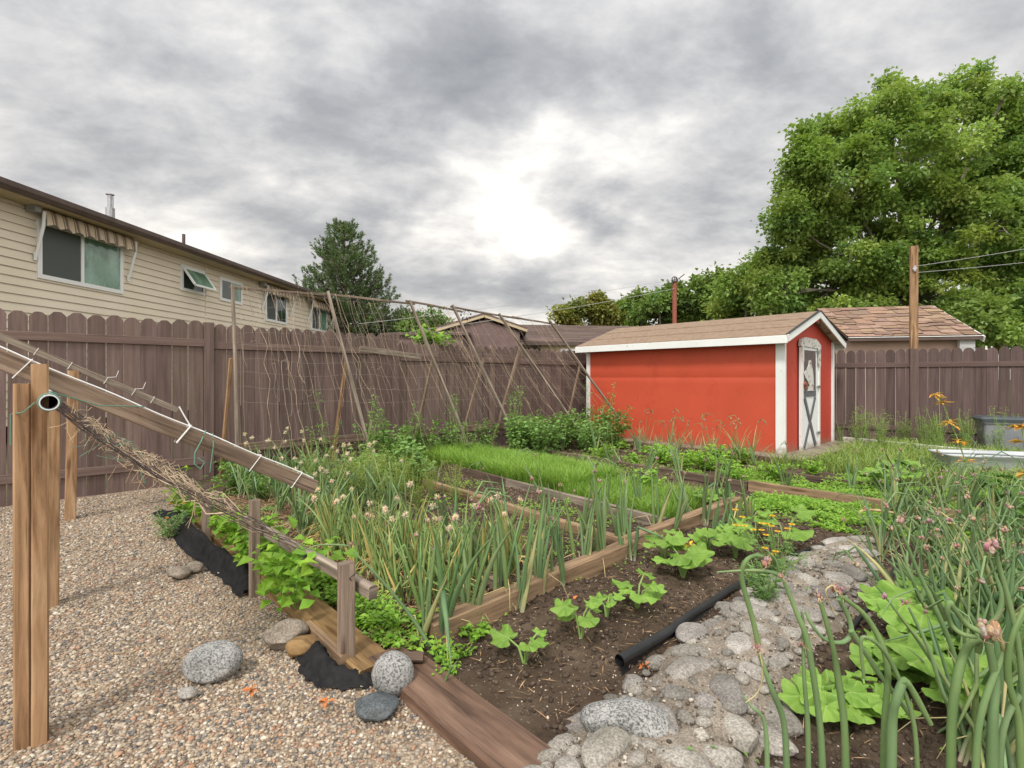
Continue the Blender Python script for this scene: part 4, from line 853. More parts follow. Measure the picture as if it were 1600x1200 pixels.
ribbon('landscape_fabric', 'long crumpled strip of black landscape fabric standing between gravel and plank', [gnd(248, 800), gnd(280, 812), gnd(296, 850), gnd(345, 885), gnd(375, 905), gnd(385, 928)], [.02, .07, .12, .09, .11, .02], 3)
ribbon('landscape_fabric', 'bunched black fabric wrapped round the foot of the front stake', [gnd(487, 1022), gnd(494, 1046), gnd(515, 1062), gnd(560, 1064), gnd(585, 1056)], [.05, .075, .05, .035, .02], 5)
ribbon('landscape_fabric', 'flat scrap of black fabric at the foot of the left fence', [gnd(190, 745), gnd(225, 742), gnd(262, 738), gnd(320, 726)], [.02, .05, .04, .02], 7)
def pipe_solo(name, label, pts, r, mm, cat, open_=False):
    pts = np.array(pts, float); n = 40; s = np.linspace(0, len(pts)-1, n); i = np.minimum(s.astype(int), len(pts)-2)
    def cr(k): return pts[np.clip(k, 0, len(pts)-1)]
    f = (s-i)[:, None]; P = .5*((2*cr(i))+(-cr(i-1)+cr(i+1))*f+(2*cr(i-1)-5*cr(i)+4*cr(i+1)-cr(i+2))*f*f+(-cr(i-1)+3*cr(i)-3*cr(i+1)+cr(i+2))*f**3)
    m = MB(); tube(m, P, r, 14, cap=not open_)
    if open_: tube(m, P[::-1][-6:], r*.82, 14, cap=False)
    return solo(name, m, M[mm], label, cat, smooth=True)
def gz(px, py, z): p = gnd(px, py, z); return p
pp_ = [gz(968, 1032, .07), gz(1003, 1012, .062), gz(1040, 990, .055), gz(1078, 962, .05), gz(1110, 942, .045), gz(1145, 918, .04), gz(1180, 903, .035), gz(1230, 872, .03), gz(1290, 850, .02)]
pipe_solo('poly_pipe', 'thick black poly pipe lying along the left side of the stone path, open end forward', pp_, np.linspace(.023, .015, 40), 'black', 'pipe', True)
m = MB(); pts = [q-ZZ*.03-(V*0)+U*0 for q in pp_[:4]]
vs = []
for k, q in enumerate(pp_[:5]):
    h = (.085, .075, .06, .045, .03)[k]; vs += [q+ZZ*(-.01), q-ZZ*h*1.0+np.array([.012, -.02, 0])]
m = MB(); 
for off in (0, .004): m.add([v_+np.array([off, off, 0]) for v_ in vs], [(2*i, 2*i+1, 2*i+3, 2*i+2) for i in range(4)])
solo('edging_liner', m, M['black'], 'black plastic flap hanging under the thick pipe', 'liner')
pipe_solo('irrigation_hose', 'thin black hose curving along the right side of the stone path', [gnd(1330, 985, .03), gnd(1352, 955, .03), gnd(1385, 915, .035), gnd(1400, 880, .03), gnd(1395, 862, .02), gnd(1375, 852, .0)], .011, 'black', 'hose')
pipe_solo('garden_hose', 'pale cream hose end looping over the far bed board', [gnd(1358, 812, .02), gnd(1343, 808, .07), gnd(1348, 798, .10), gnd(1375, 798, .13), gnd(1430, 808, .13), gnd(1490, 818, .12), gnd(1560, 832, .10)], .010, 'straw', 'hose')
m = MB(); q = gnd(606, 1027, .062); q2 = gnd(662, 1027, .062); tube(m, [q+ZZ*.0, q2], .021, 12); solo('iron_pipe', m, M['darktimber'], 'short dark brown pipe lying where the two edging planks meet', 'pipe', smooth=True)
# tub
t = thing('plastic_tub', 'long translucent white plastic tub behind the onions at the right edge', 'tub', at(1530, 745, 6.1)*[1, 1, 0])
tc = at(1548, 745, 6.15)*[1, 1, 0]; ax = nrm([.97, -.24, 0]); ay = np.array([-ax[1], ax[0], 0])
def rrect(hx, hy, r, z, n=6):
    out = []
    for cx, cy, a0 in ((hx-r, hy-r, 0), (-hx+r, hy-r, 1), (-hx+r, -hy+r, 2), (hx-r, -hy+r, 3)):
        for k in range(n+1): a = (a0+k/n)*math.pi/2; out.append(tc+ax*(cx+r*math.cos(a))+ay*(cy+r*math.sin(a))+ZZ*z)
    return out
m = MB(); rings = [rrect(.48, .22, .08, .02), rrect(.50, .24, .1, .10), rrect(.53, .26, .1, .26), rrect(.555, .285, .12, .275), rrect(.555, .285, .12, .29), rrect(.515, .25, .1, .285), rrect(.50, .23, .08, .05)]
nn = len(rings[0]); vs = sum(rings, []); m.add(vs, [(a*nn+k, a*nn+(k+1) % nn, (a+1)*nn+(k+1) % nn, (a+1)*nn+k) for a in range(6) for k in range(nn)]); m.add(rings[-1], [tuple(range(nn))]); part('tub_shell', m, M['tub'], t, smooth=True)
m = MB(); tube(m, [tc+ax*(-.57)+ay*-.1+ZZ*.29, tc+ax*-.2+ay*-.32+ZZ*.32, tc+ax*.55+ay*-.3+ZZ*.29], .010, 6); part('rim_hose', m, M['bin'], t)
t = thing('storage_bin', 'grey plastic bin with a dark lid against the right fence', 'bin', at(1566, 760, 7.9)*[1, 1, 0])
tc = at(1566, 760, 7.9)*[1, 1, 0]; ax = RD; ay = np.array([-ax[1], ax[0], 0])
m = MB(); rings = [rrect(.23, .2, .05, .0), rrect(.27, .23, .05, .50), rrect(.29, .25, .05, .50), rrect(.29, .25, .05, .53)]; vs = sum(rings, []); m.add(vs, [(a*nn+k, a*nn+(k+1) % nn, (a+1)*nn+(k+1) % nn, (a+1)*nn+k) for a in range(3) for k in range(nn)]); part('bin_body', m, M['bin'], t)
m = MB(); rings = [rrect(.31, .27, .05, .531), rrect(.315, .275, .05, .57), rrect(.28, .24, .05, .60)]; vs = sum(rings, []); m.add(vs, [(a*nn+k, a*nn+(k+1) % nn, (a+1)*nn+(k+1) % nn, (a+1)*nn+k) for a in range(2) for k in range(nn)]); m.add(rings[-1], [tuple(range(nn))]); part('bin_lid', m, M['binlid'], t)

# ============================================================ rocks
def rk_solo(name, label, px, py, wpx, hpx, mm, seed, dep=.8, rough=.12, planes=3, rz=0., sink=.12, z=0., sub=4, cat='rock', Y=None):
    p = gnd(px, py, z); rx = wpx/1600*p[1]; rz_ = hpx/1600*p[1]/.95; m = MB(); c = p+np.array([0, rx*dep*.8, 0]); rock(m, c, (rx, rx*dep, rz_), rz, seed, sub, rough, planes, sink=sink)
    return solo(name, m, M[mm], label, cat, smooth=True)
rk_solo('boulder', 'wide oval speckled grey rock sitting on the gravel', 316, 1072, 92, 56, 'granite', 4, .75, .10, 2, .2)
rk_solo('boulder', 'round speckled grey rock in front of the edging planks', 608, 1092, 68, 64, 'granite', 9, .9, .06, 1)
rk_solo('slate_rock', 'flat dark slate stone below the round grey rock', 580, 1130, 66, 26, 'slate', 14, 1.1, .2, 5, .5)
rk_solo('concrete_chunk', 'rough pale concrete chunk near the plank', 436, 1018, 70, 40, 'mortar', 21, .8, .3, 5, .3)
rk_solo('wood_block', 'broken orange brown block of wood beside the concrete chunk', 466, 1026, 54, 26, 'plank', 24, .6, .25, 6, .6)
rk_solo('small_rock', 'brownish small rock on the gravel, the nearer of two below the fabric', 273, 906, 34, 18, 'mortar', 31, .8, .2, 4)
rk_solo('small_rock', 'brownish small rock on the gravel, touching the black fabric side', 298, 896, 28, 16, 'mortar', 34, .8, .2, 4)
rk_solo('small_rock', 'pale flattened pebble just below the wide oval rock', 287, 1094, 30, 16, 'cobble', 37, .7, .1, 2)
rk_solo('cobble_stone', 'big pale grey boulder at the near end of the stone path', 985, 1172, 150, 56, 'granite', 44, .55, .12, 3, .0, z=.04)
# stone path: mortar with cobbles
sp = thing('stone_path', 'mound of river stones set in rough mortar curving between the beds', 'stone path', G(.9, 2.4))
na, nb = 150, 190; A_, B_ = np.meshgrid(np.linspace(-.5, 1.7, na), np.linspace(-.1, 4.6, nb), indexing='ij'); A_ = A_.ravel(); B_ = B_.ravel()
wob = .18*fbm(np.stack([A_, B_, A_*0], 1), 3, 3., 2); s_v = path_s(A_, B_)+wob; Pp = np.outer(A_, U)+np.outer(B_, V)
hh = .075*np.clip(1-s_v**3, -.6, 1)+.022*fbm(Pp, 13, 9., 4); Pp[:, 2] = hh+.012; i, j = np.meshgrid(np.arange(na-1), np.arange(nb-1), indexing='ij'); k = (i*nb+j).ravel(); k = k[s_v[k] < 1.15]
m = MB(); m.add(Pp, np.stack([k, k+1, k+nb+1, k+nb], 1)); part('mortar', m, M['mortar'], sp, smooth=True)
rss = np.random.RandomState(77); placed = []; tries = 0
for k_ in range(24):                                          # big cobbles heaped along the right margin
    a, b = .93-.24+rss.normal(0, .025), 1.0+k_*.125+rss.uniform(-.02, .02); placed.append((a, b, rss.uniform(.055, .078)))
while len(placed) < 100 and tries < 9000:
    tries += 1; big_ = tries < 2500
    a, b = rss.uniform(-.3, 1.5), rss.uniform(.4, 4.3); s = path_s(np.array([a]), np.array([b]))[0]
    if s > 1.05: continue
    r = rss.uniform(.05, .078) if (tries < 5000) else rss.uniform(.03, .05)
    if any(math.hypot(a-x, b-y) < (r+q)*.90 for x, y, q in placed): continue
    placed.append((a, b, r))
for n_, (a, b, r) in enumerate(placed):
    s = path_s(np.array([a]), np.array([b]))[0]; m = MB(); z = .075*(1-s**3)+.01; c = rss.uniform(.55, 1.15)
    rock(m, G(a, b, z-r*.42), (r*rss.uniform(1.05, 1.55), r*rss.uniform(.75, 1.), r*rss.uniform(.32, .50)), rss.uniform(0, 3.1), n_*3+100, 4 if r > .04 else 3, .24, 6, (c, c*.98, c*rss.uniform(.93, 1.)), sink=.0); part('stone', m, M['cobble'], sp, smooth=True)

m = MB(); extra = []; tries = 0
while len(extra) < 170 and tries < 20000:
    tries += 1; a, b = rss.uniform(.3, 1.5), rss.uniform(.4, 4.3); s = path_s(np.array([a]), np.array([b]))[0]; r = rss.uniform(.014, .032)
    if s > 1.1 or any(math.hypot(a-x, b-y) < (r+q)*.95 for x, y, q in placed+extra): continue
    extra.append((a, b, r)); c = rss.uniform(.5, 1.1); rock(m, G(a, b, .07*(1-s**3)+.012-r*.35), (r*rss.uniform(1., 1.5), r, r*.6), rss.uniform(0, 3), len(extra)+900, 2, .15, 3, (c, c*.97, c*.93), sink=0.)
part('small_stones', m, M['cobble'], sp, smooth=True, kind='stuff')
# ============================================================ gravel pebbles
rsg = np.random.RandomState(3)
def pebbles(name, n, f_region, rlo, rhi, colors, zf, label=None):
    P = f_region(n); n = len(P); v0, f0 = ICO[1]; r = rsg.uniform(rlo, rhi, n)*(1+.5*(rsg.rand(n) < .06)); sc = np.stack([rsg.uniform(.8, 1.5, n), rsg.uniform(.7, 1.1, n), rsg.uniform(.45, .8, n)], 1)*r[:, None]
    v = v0[None]*(1+rsg.uniform(-.18, .18, (n, 12, 1)))*sc[:, None, :]; a = rsg.uniform(0, 6.28, n); ca, sa = np.cos(a)[:, None], np.sin(a)[:, None]; t = rsg.normal(0, .35, n)[:, None]
    x, y, z = v[..., 0], v[..., 1], v[..., 2]; y, z = y*np.cos(t)-z*np.sin(t), y*np.sin(t)+z*np.cos(t); v = np.stack([x*ca-y*sa, x*sa+y*ca, z], -1)+P[:, None, :]+np.array([0, 0, 1])*(r*.22)[:, None, None]
    f = (f0[None]+(np.arange(n)*12)[:, None, None]).reshape(-1, 3); c = np.array(colors)[rsg.randint(0, len(colors), n)]*rsg.uniform(.75, 1.2, (n, 1)); m = MB(); m.add(v.reshape(-1, 3), f, None, np.repeat(c, 12, axis=0)); return setting(name, m, M['pebble'], 'stuff', True, label)
def reg_view(ymin, ymax, keep, margin=60):
    def fn(n):
        Y = np.sqrt(rsg.uniform(ymin**2, ymax**2, n)); px = rsg.uniform(-margin, 1600+margin, n); X = (px-800)/800*Y; P = np.stack([X, Y, np.zeros(n)], 1); a = P @ U; b = P @ V; k = keep(a, b); P = P[k]; P[:, 2] = h_gravel(a[k], b[k], P); return P
    return fn
gc = [(.42,.33,.23),(.37,.27,.18),(.48,.39,.28),(.30,.225,.16),(.55,.49,.40),(.23,.20,.17),(.38,.225,.145),(.44,.355,.255),(.15,.14,.13),(.34,.28,.22)]
kg = lambda a, b: (b < 1.0) & (a < 6.7) & (fbm(np.stack([a, b, a*0], 1), 6, 1.1, 3)+.40 > rsg.rand(len(a))*.75)
pebbles('gravel', 95000, reg_view(1.45, 3.2, kg), .0042, .0085, gc, h_gravel)
pebbles('gravel', 120000, reg_view(3.2, 6.5, kg), .006, .010, gc, h_gravel)
def soilreg(n):
    a = rsg.uniform(-.6, 5.2, n); b = rsg.uniform(1.25, 5.4, n); P = np.outer(a, U)+np.outer(b, V); P[:, 2] = sh(a, b, P.copy()); k = (P[:, 1] > 1.3); return P[k]
pebbles('soil_grit', 9000, soilreg, .002, .0045, [(.55,.45,.34),(.4,.3,.22),(.6,.52,.42)], None)
pebbles('soil_clods', 26000, soilreg, .004, .013, [(.055,.037,.025),(.075,.052,.036),(.10,.072,.05)], None)
def strawpatch(name, n, fn, lo, hi, col):
    P = fn(n); n = len(P); d = rsg.normal(size=(n, 3))*[1, 1, .12]; d /= np.linalg.norm(d, axis=1)[:, None]; m = MB(); leaves(m, P+ZZ*.012, d, np.tile(ZZ, (n, 1)), rsg.uniform(lo, hi, n), rsg.uniform(.002, .005, n), np.array(col)*rsg.uniform(.5, 1.2, (n, 1)), .3); return setting(name, m, M['straw'], 'stuff')
def bed1(n):
    a = rsg.uniform(1.95, 5.5, n); b = rsg.uniform(1.2, 2.1, n)-.15*rsg.rand(n); P = np.outer(a, U)+np.outer(b, V); P[:, 2] = sh(a, b, P.copy())+rsg.uniform(0, .02, n); return P
def pathreg(n):
    a = rsg.uniform(.2, 1.6, n); b = rsg.uniform(.4, 4.4, n); s = path_s(a, b); k = s < 1.3; a, b, s = a[k], b[k], s[k]; P = np.outer(a, U)+np.outer(b, V); P[:, 2] = .075*np.clip(1-s**3, -.25, 1)+.016; return P
pebbles('path_grit', 9000, pathreg, .002, .007, [(.45,.40,.33),(.3,.26,.21),(.2,.16,.12),(.12,.09,.065),(.10,.075,.055)], None)
strawpatch('straw_mulch', 5200, bed1, .03, .12, (1, .9, .8)); strawpatch('dry_litter', 4200, soilreg, .02, .08, (.9, .8, .75))
print('hardscape')
# ============================================================ plant prototypes
def hleaf(m, base, az, lean, L, r, bend, seed, kink=None, yellow=0., n=11, sides=7):
    """hollow tapering onion leaf"""
    rs = np.random.RandomState(seed); d = np.array([math.cos(az)*lean, math.sin(az)*lean, 1.]); d = nrm(d); out = np.array([math.cos(az), math.sin(az), 0]); P = [np.asarray(base, float)]; st = L/(n-1)
    for i in range(1, n):
        t = i/(n-1); d = nrm(d+out*bend*st*2.2*t-ZZ*bend*st*1.2*t+rs.normal(0, .02, 3))
        if kink and abs(t-kink) < .5/(n-1)+1e-6: d = nrm(out*.8-ZZ*rs.uniform(.4, 1.0))
        P.append(P[-1]+d*st)
    t = np.linspace(0, 1, n); rad = r*np.clip(.62+1.3*t, 0, 1)*(1-np.clip((t-.35)/.65, 0, 1)**1.6*.93)
    pale = np.array([3.6, 2.2, 4.2]); g = np.array([1, 1, 1])*rs.uniform(.8, 1.2)*np.array([rs.uniform(.85, 1.15), 1, rs.uniform(.85, 1.2)]); yl = np.array([2.5, 1.5, 1.7])
    c = np.array([pale*(1-min(1, x*7))+(g*(1-yellow)+yl*yellow)*min(1, x*7) if x < .14 else (g*(1-max(yellow, max(0, x-.85)*3*rs.rand()))+yl*max(yellow, max(0, x-.85)*2*rs.rand())) for x in t])
    tube(m, P, rad, sides, col=c, cap=False); return P[-1], d
def bulb(m, c, r, n, rs, col=(1, 1, 1)):
    v, f = ICO[1] if r < .02 else ICO[2]
    for k in range(n):
        d = rdir(rs, 1)[0]; q = c+d*r*rs.uniform(.3, .9); s = r*rs.uniform(.32, .6); x = v*[s*.75, s*.75, s*1.2]; m.add(x+q, f, None, np.asarray(col)*rs.uniform(.7, 1.25, 3))
def onion(name, label, group, seed, nl, h, spread, r, heads, hk='bulbil', yellow=.1, kinks=.25, loc=(0, 0, 0), lm='onion'):
    rs = np.random.RandomState(seed); t = thing(name, label, 'onion plant', (0, 0, 0), group); m = MB(); hds = []; st = MB()
    for k in range(nl):
        az = rs.uniform(0, 6.28); b = np.array([rs.normal(0, .02), rs.normal(0, .02), -.02])
        hleaf(m, b, az, rs.uniform(.02, spread), h*rs.uniform(.55, 1.05), r*rs.uniform(.6, 1.1), rs.uniform(.0, .9)*spread*3, seed*50+k, rs.uniform(.45, .8) if rs.rand() < kinks else None, .9 if rs.rand() < yellow else 0.)
    for k in range(int(nl*.5)):                                  # withered wisps at the base
        az = rs.uniform(0, 6.28); p = np.array([0, 0, .01]); o = np.array([math.cos(az), math.sin(az), 0]); L = rs.uniform(.08, .24); tube(m, [p, p+o*L*.3+ZZ*L*.5, p+o*L*.75+ZZ*L*.35, p+o*L], [.003, .003, .002, .001], 4, col=(2.7, 1.5, 1.8), cap=False)
    for k in range(heads):
        az = rs.uniform(0, 6.28); b = np.array([rs.normal(0, .015), rs.normal(0, .015), -.02]); tip, d = hleaf(st, b, az, rs.uniform(.02, spread*.9), h*rs.uniform(.85, 1.15), r*.62, rs.uniform(0, .4)*spread*2, seed*70+k, None, .15 if hk == 'seed' else 0, sides=6)
        if hk == 'bulbil':
            hd = MB(); bulb(hd, tip, .014, 8, rs); hds.append(hd)
            for q in range(rs.randint(0, 3)):
                a2 = rs.uniform(0, 6.28); o = np.array([math.cos(a2), math.sin(a2), 0]); L = rs.uniform(.06, .2); tube(st, [tip, tip+o*L*.4+ZZ*L*.5, tip+o*L+ZZ*L*.35, tip+o*L*1.3-ZZ*L*.1], [.0035, .004, .003, .001], 5, cap=False)
        else:
            hd = MB(); bulb(hd, tip, .015, 12, rs, (.95, .93, .88)); dd = rdir(rs, 26); leaves(hd, np.tile(tip, (26, 1)), dd, rdir(rs, 26), .026, .007, np.ones((26, 3))*.9); hds.append(hd)
    part('leaves', m, M[lm], t, smooth=True)
    if heads: part('flower_stalk', st, M[lm], t, smooth=True)
    for hd in hds: part('seed_head', hd, M['bulbil' if hk == 'bulbil' else 'seedhead'], t, smooth=hk == 'bulbil')
    return t
def place(protos, spots, label, group, smin=.85, smax=1.15, tilt=.06):
    for i, (x, y, z) in enumerate(spots):
        if protos[0][1] is None: pass
        k = RS.randint(len(protos)); pr = protos[k]
        if not pr[1]: o = pr[0]; o.location = (x, y, z); o.rotation_euler = (RS.normal(0, tilt), RS.normal(0, tilt), RS.uniform(0, 6.28)); o.scale = (RS.uniform(smin, smax),)*3; o['label'] = label; o['group'] = group; pr[1] = True
        else: dup(pr[0], (x, y, z), RS.uniform(0, 6.28), RS.uniform(smin, smax), label, group, tilt=(RS.normal(0, tilt), RS.normal(0, tilt)))
def spots(n, a0, a1, b0, b1, md=.05, cond=None):
    out = []; tr_ = 0
    while len(out) < n and tr_ < n*60:
        tr_ += 1; a, b = RS.uniform(a0, a1), RS.uniform(b0, b1)
        if cond and not cond(a, b): continue
        if any((a-p[3])**2+(b-p[4])**2 < md*md for p in out): continue
        p = G(a, b); out.append((p[0], p[1], SH(a, b), a, b))
    return [q[:3] for q in out]
def gs(lst): return [(*(gnd(x, y)[:2]), SH(*ab(gnd(x, y)))) for x, y in lst]
# crowded onions in the left bed
pA = [[onion('onion_plant', 'x', 'g', s, 9, .46, .40, .0090, 1 if s % 2 else 0, 'seed', .16, .12, lm='onionpale'), False] for s in (1, 2, 3, 4)]
place(pA, spots(46, 2.15, 3.7, 1.34, 1.80, .085)+spots(8, 2.2, 2.6, 1.9, 2.25, .12), 'crowded slender onion plant with dry seed heads, near end of the left bed', 'crowded onions at the near end of the left bed', .8, 1.15)
pB = [[onion('onion_plant', 'x', 'g', s, 8, .52, .42, .0112, 1, 'seed', .10, .15), False] for s in (11, 12, 13)]
place(pB, spots(34, 3.7, 5.9, 1.40, 2.3, .15), 'taller blue-green seeding onion plant, far end of the left bed by the fence', 'tall seeding onions at the far end of the left bed', .85, 1.15)
# large walking onions along the front board of the frame
pC = [[onion('walking_onion', 'x', 'g', s, 4, .52, .28, .0135, 1, 'bulbil', .1, .25), False] for s in (21, 22, 23, 24, 25)]
row = gs([(655, 1010), (690, 1000), (728, 978), (790, 945), (806, 960), (843, 935), (876, 925), (910, 898), (940, 886), (972, 862), (985, 880), (1022, 838), (1050, 842), (1078, 815), (1100, 822), (1130, 800)])
place(pC, row, 'big walking onion with thick blue-green leaves beside the front board of the bed frame', 'walking onions along the front board', .85, 1.2, .10)
place(pC, gs([(700, 925), (735, 900), (770, 905), (838, 880), (870, 868), (905, 850), (700, 850), (790, 830), (860, 820), (940, 820), (1000, 800)]), 'walking onion growing in the dark soil inside the bed frame', 'walking onions inside the soil beds', .8, 1.05, .12)
pD = [[onion('walking_onion', 'x', 'g', s, 7, .40, .28, .015, 1, 'bulbil', .05, .6), False] for s in (31, 32)]
place(pD, gs([(1150, 838), (1172, 822), (1118, 850)]), 'drooping dark green onion clump at the right corner of the grass bed', 'drooping onion clumps by the grass bed corner', .95, 1.15)
place(pC, gs([(1010, 745), (1062, 748), (1120, 760), (1000, 710), (1230, 765), (1330, 770), (1400, 790), (930, 715), (960, 735), (1180, 735), (880, 705), (830, 700)]), 'walking onion scattered among the salad beds in front of the shed', 'walking onions scattered through the salad beds', .8, 1.1, .12)
# dry onions along the shed wall
pE = [[onion('dry_onion', 'x', 'g', s, 6, .48, .55, .006, 2, 'bulbil', .85, .35), False] for s in (41, 42, 43)]
place(pE, spots(17, 2.9, 5.7, 7.0, 7.6, .16), 'yellowed onion plant gone to seed against the long red shed wall', 'dry onions along the shed wall', .9, 1.3)
# right foreground thicket
pF = [[onion('giant_onion', 'x', 'g', s, 9, .62, .50, .0115, 3, 'bulbil', .12, .3), False] for s in (51, 52, 53, 54)]
rt = []
for (px, Y) in ((1500, 1.75), (1570, 1.55), (1640, 1.5), (1550, 1.9), (1590, 2.1), (1500, 2.4), (1560, 2.5), (1620, 2.4), (1470, 2.9), (1540, 3.1), (1600, 3.3), (1440, 3.4), (1500, 3.8), (1580, 4.1), (1640, 1.7), (1560, 3.7), (1400, 4.2), (1470, 4.4), (1640, 3.9), (1520, 1.6), (1450, 2.2), (1590, 1.75), (1420, 2.6), (1460, 2.35), (1510, 2.8), (1575, 2.25), (1540, 2.05), (1610, 2.75), (1485, 3.3), (1550, 3.4), (1430, 3.9), (1600, 1.95), (1515, 4.5), (1380, 3.6), (1480, 2.05)): p = at(px, 600, Y); rt.append((p[0], p[1], SH(*ab(p))))
place(pF, rt, 'tall walking onion with thick curling leaves in the thicket at the right edge', 'tall walking onions at the right edge', .8, 1.08, .10)
# traced foreground scapes
def hero(name, label, strands, heads=(), Y=1.25, down=True):
    x0 = at(strands[0][0][0][0], 600, Y); root = thing(name, label, 'onion plant', (x0[0], x0[1], 0)); m = MB(); hd = MB(); rs = np.random.RandomState(len(label))
    for pts, r, *ex in strands:
        fl = ex[0] if ex else True; P = [at(px, py, Y+rnd(-.01, .01)) for px, py in pts]
        if fl: b = P[0].copy(); b[2] = 0; b[:2] += (P[0][:2]-P[1][:2])*.5; P = [b, (b+P[0])/2]+P
        P = np.array(P); n = 26; s = np.linspace(0, len(P)-1, n); i = np.minimum(s.astype(int), len(P)-2); cr = lambda k: P[np.clip(k, 0, len(P)-1)]; f = (s-i)[:, None]
        Q = .5*((2*cr(i))+(-cr(i-1)+cr(i+1))*f+(2*cr(i-1)-5*cr(i)+4*cr(i+1)-cr(i+2))*f*f+(-cr(i-1)+3*cr(i)-3*cr(i+1)+cr(i+2))*f**3); t = np.linspace(0, 1, n)
        tip = ex[1] if len(ex) > 1 else .45; g = rs.uniform(.85, 1.15); dry = len(ex) > 2
        tube(m, Q, r*.72*(1-(1-tip)*t**1.5)*(1+.05*np.sin(t*14+r*900)), 10, col=(np.array([2.9, 1.6, 2.0]) if dry else np.array([g, g, g*rs.uniform(.9, 1.15)])))
    part('leaves', m, M['onion'], root, smooth=True)
    for px, py, r, k in heads:
        hd = MB(); c = at(px, py, Y); bulb(hd, c, r*.9, k, rs)
        for q in range(5): d = rdir(rs, 2); tube(hd, [c, c+d[0]*r*1.3, c+d[0]*r*1.8+d[1]*r*.8], [.0012, .001, .0006], 4, col=(1.3, 1.2, 1.1))
        part('seed_head', hd, M['bulbil'], root, smooth=True)
hero('walking_onion', 'walking onion whose bulbil sprouts a long shoot curling back over a dry head', [([(1225,1131),(1205,1075),(1187,1024)], .0125, True, .62), ([(1185,1008),(1176,967),(1159,904),(1165,877),(1180,868),(1193,870)], .0095, False, .6), ([(1187,1020),(1192,1050),(1185,1080),(1165,1098)], .0028, False, .5, 1), ([(1195,1131),(1175,1105),(1160,1085)], .010, True, .15)], [(1184,1012,.013,7), (1199,877,.015,16)], 1.3)
hero('walking_onion', 'walking onion with a shoot sticking out level to the left from its bulbil', [([(1281,1131),(1262,1005),(1244,956),(1225,908)], .0125, True, .55), ([(1217,898),(1200,893),(1169,891),(1120,894)], .007, False, .35), ([(1217,895),(1212,875),(1196,858)], .005, False, .3), ([(1262,1131),(1256,1050),(1255,975),(1252,955)], .010, True, .3)], [(1219,899,.011,5), (1253,1005,.009,4)], 1.3)
hero('walking_onion', 'straight walking onion stalk with one brown bulbil over the stones', [([(1319,1131),(1308,1050),(1300,1005),(1282,940)], .014, True, .5)], [(1279,932,.011,6)], 1.3)
hero('walking_onion', 'walking onion with two pink bulbils and a stem that loops down and up again', [([(1382,1131),(1386,1035),(1356,967),(1315,932)], .0125, True, .6), ([(1311,935),(1326,965),(1330,990),(1315,1004),(1288,998),(1268,975),(1259,955)], .009, False, .5), ([(1330,985),(1375,1054),(1425,1120)], .009, False, .9), ([(1307,925),(1300,915),(1290,925),(1300,950),(1308,960)], .003, False, .4, 1)], [(1309,923,.015,8), (1302,918,.009,4)], 1.3)
hero('walking_onion', 'stout folded onion leaf bent double at its tip near the bottom edge', [([(1394,1131),(1400,1095),(1412,1062)], .016, True, .8), ([(1412,1062),(1425,1078),(1454,1131)], .012, False, .7), ([(1428,1131),(1400,1050),(1375,1010),(1350,995),(1345,1010),(1350,1060)], .008, True, .6)], [], 1.25)
hero('walking_onion', 'tall leaning walking onion stalk topped by a purple head against the salad rows', [([(1491,1024),(1461,949),(1431,885),(1405,821)], .013, True, .5), ([(1403,815),(1395,790),(1392,770)], .004, False, .4)], [(1405,812,.017,12)], 1.7)
hero('walking_onion', 'dark leaning onion stalk with a small pink head above the broad leaves', [([(1484,1110),(1472,1080),(1450,1012),(1420,949)], .0105, True, .5)], [(1414,941,.010,8)], 1.5)
hero('walking_onion', 'thick onion leaf folded over in a hook beside the right-hand thicket', [([(1487,1131),(1494,1070),(1505,1025),(1520,1003),(1530,1003),(1528,1020)], .0155, True, .6)], [], 1.25)
hero('walking_onion', 'huge walking onion whose head throws out shoots that curl up to the left', [([(1551,1131),(1555,1061),(1541,994)], .017, True, .6), ([(1534,988),(1510,975),(1490,950),(1484,941),(1480,955),(1486,975),(1502,990),(1525,995)], .009, False, .7), ([(1545,978),(1560,960),(1565,930),(1556,900)], .009, False, .5), ([(1560,990),(1572,1030),(1570,1080),(1566,1120)], .006, False, .5, 1), ([(1592,1131),(1575,1060),(1580,1000),(1600,950)], .013, True, .5)], [(1542,982,.026,16)], 1.2)
hero('walking_onion', 'broad onion leaves crossing in front of the right edge', [([(1530,1131),(1560,1040),(1600,960)], .0125, True, .5), ([(1600,1131),(1590,1000),(1560,880),(1555,860)], .0115, True, .4), ([(1570,1131),(1620,1050),(1650,980)], .012, True, .5)], [(1552,852,.02,12)], 1.2)
hero('walking_onion', 'long fallen onion leaf stretching back from a purple bulb toward the front stake', [([(672,1010),(640,960),(590,900),(552,862)], .0125, False, .35), ([(545,853),(520,851),(492,853),(475,862)], .006, False, .5)], [(549,850,.012,8)], 2.2)
hero('walking_onion', 'onion seedling head fallen across the reddish tie', [([(706,1040),(695,1065),(684,1085)], .008, False, .5)], [(676,1094,.018,14)], 1.95)

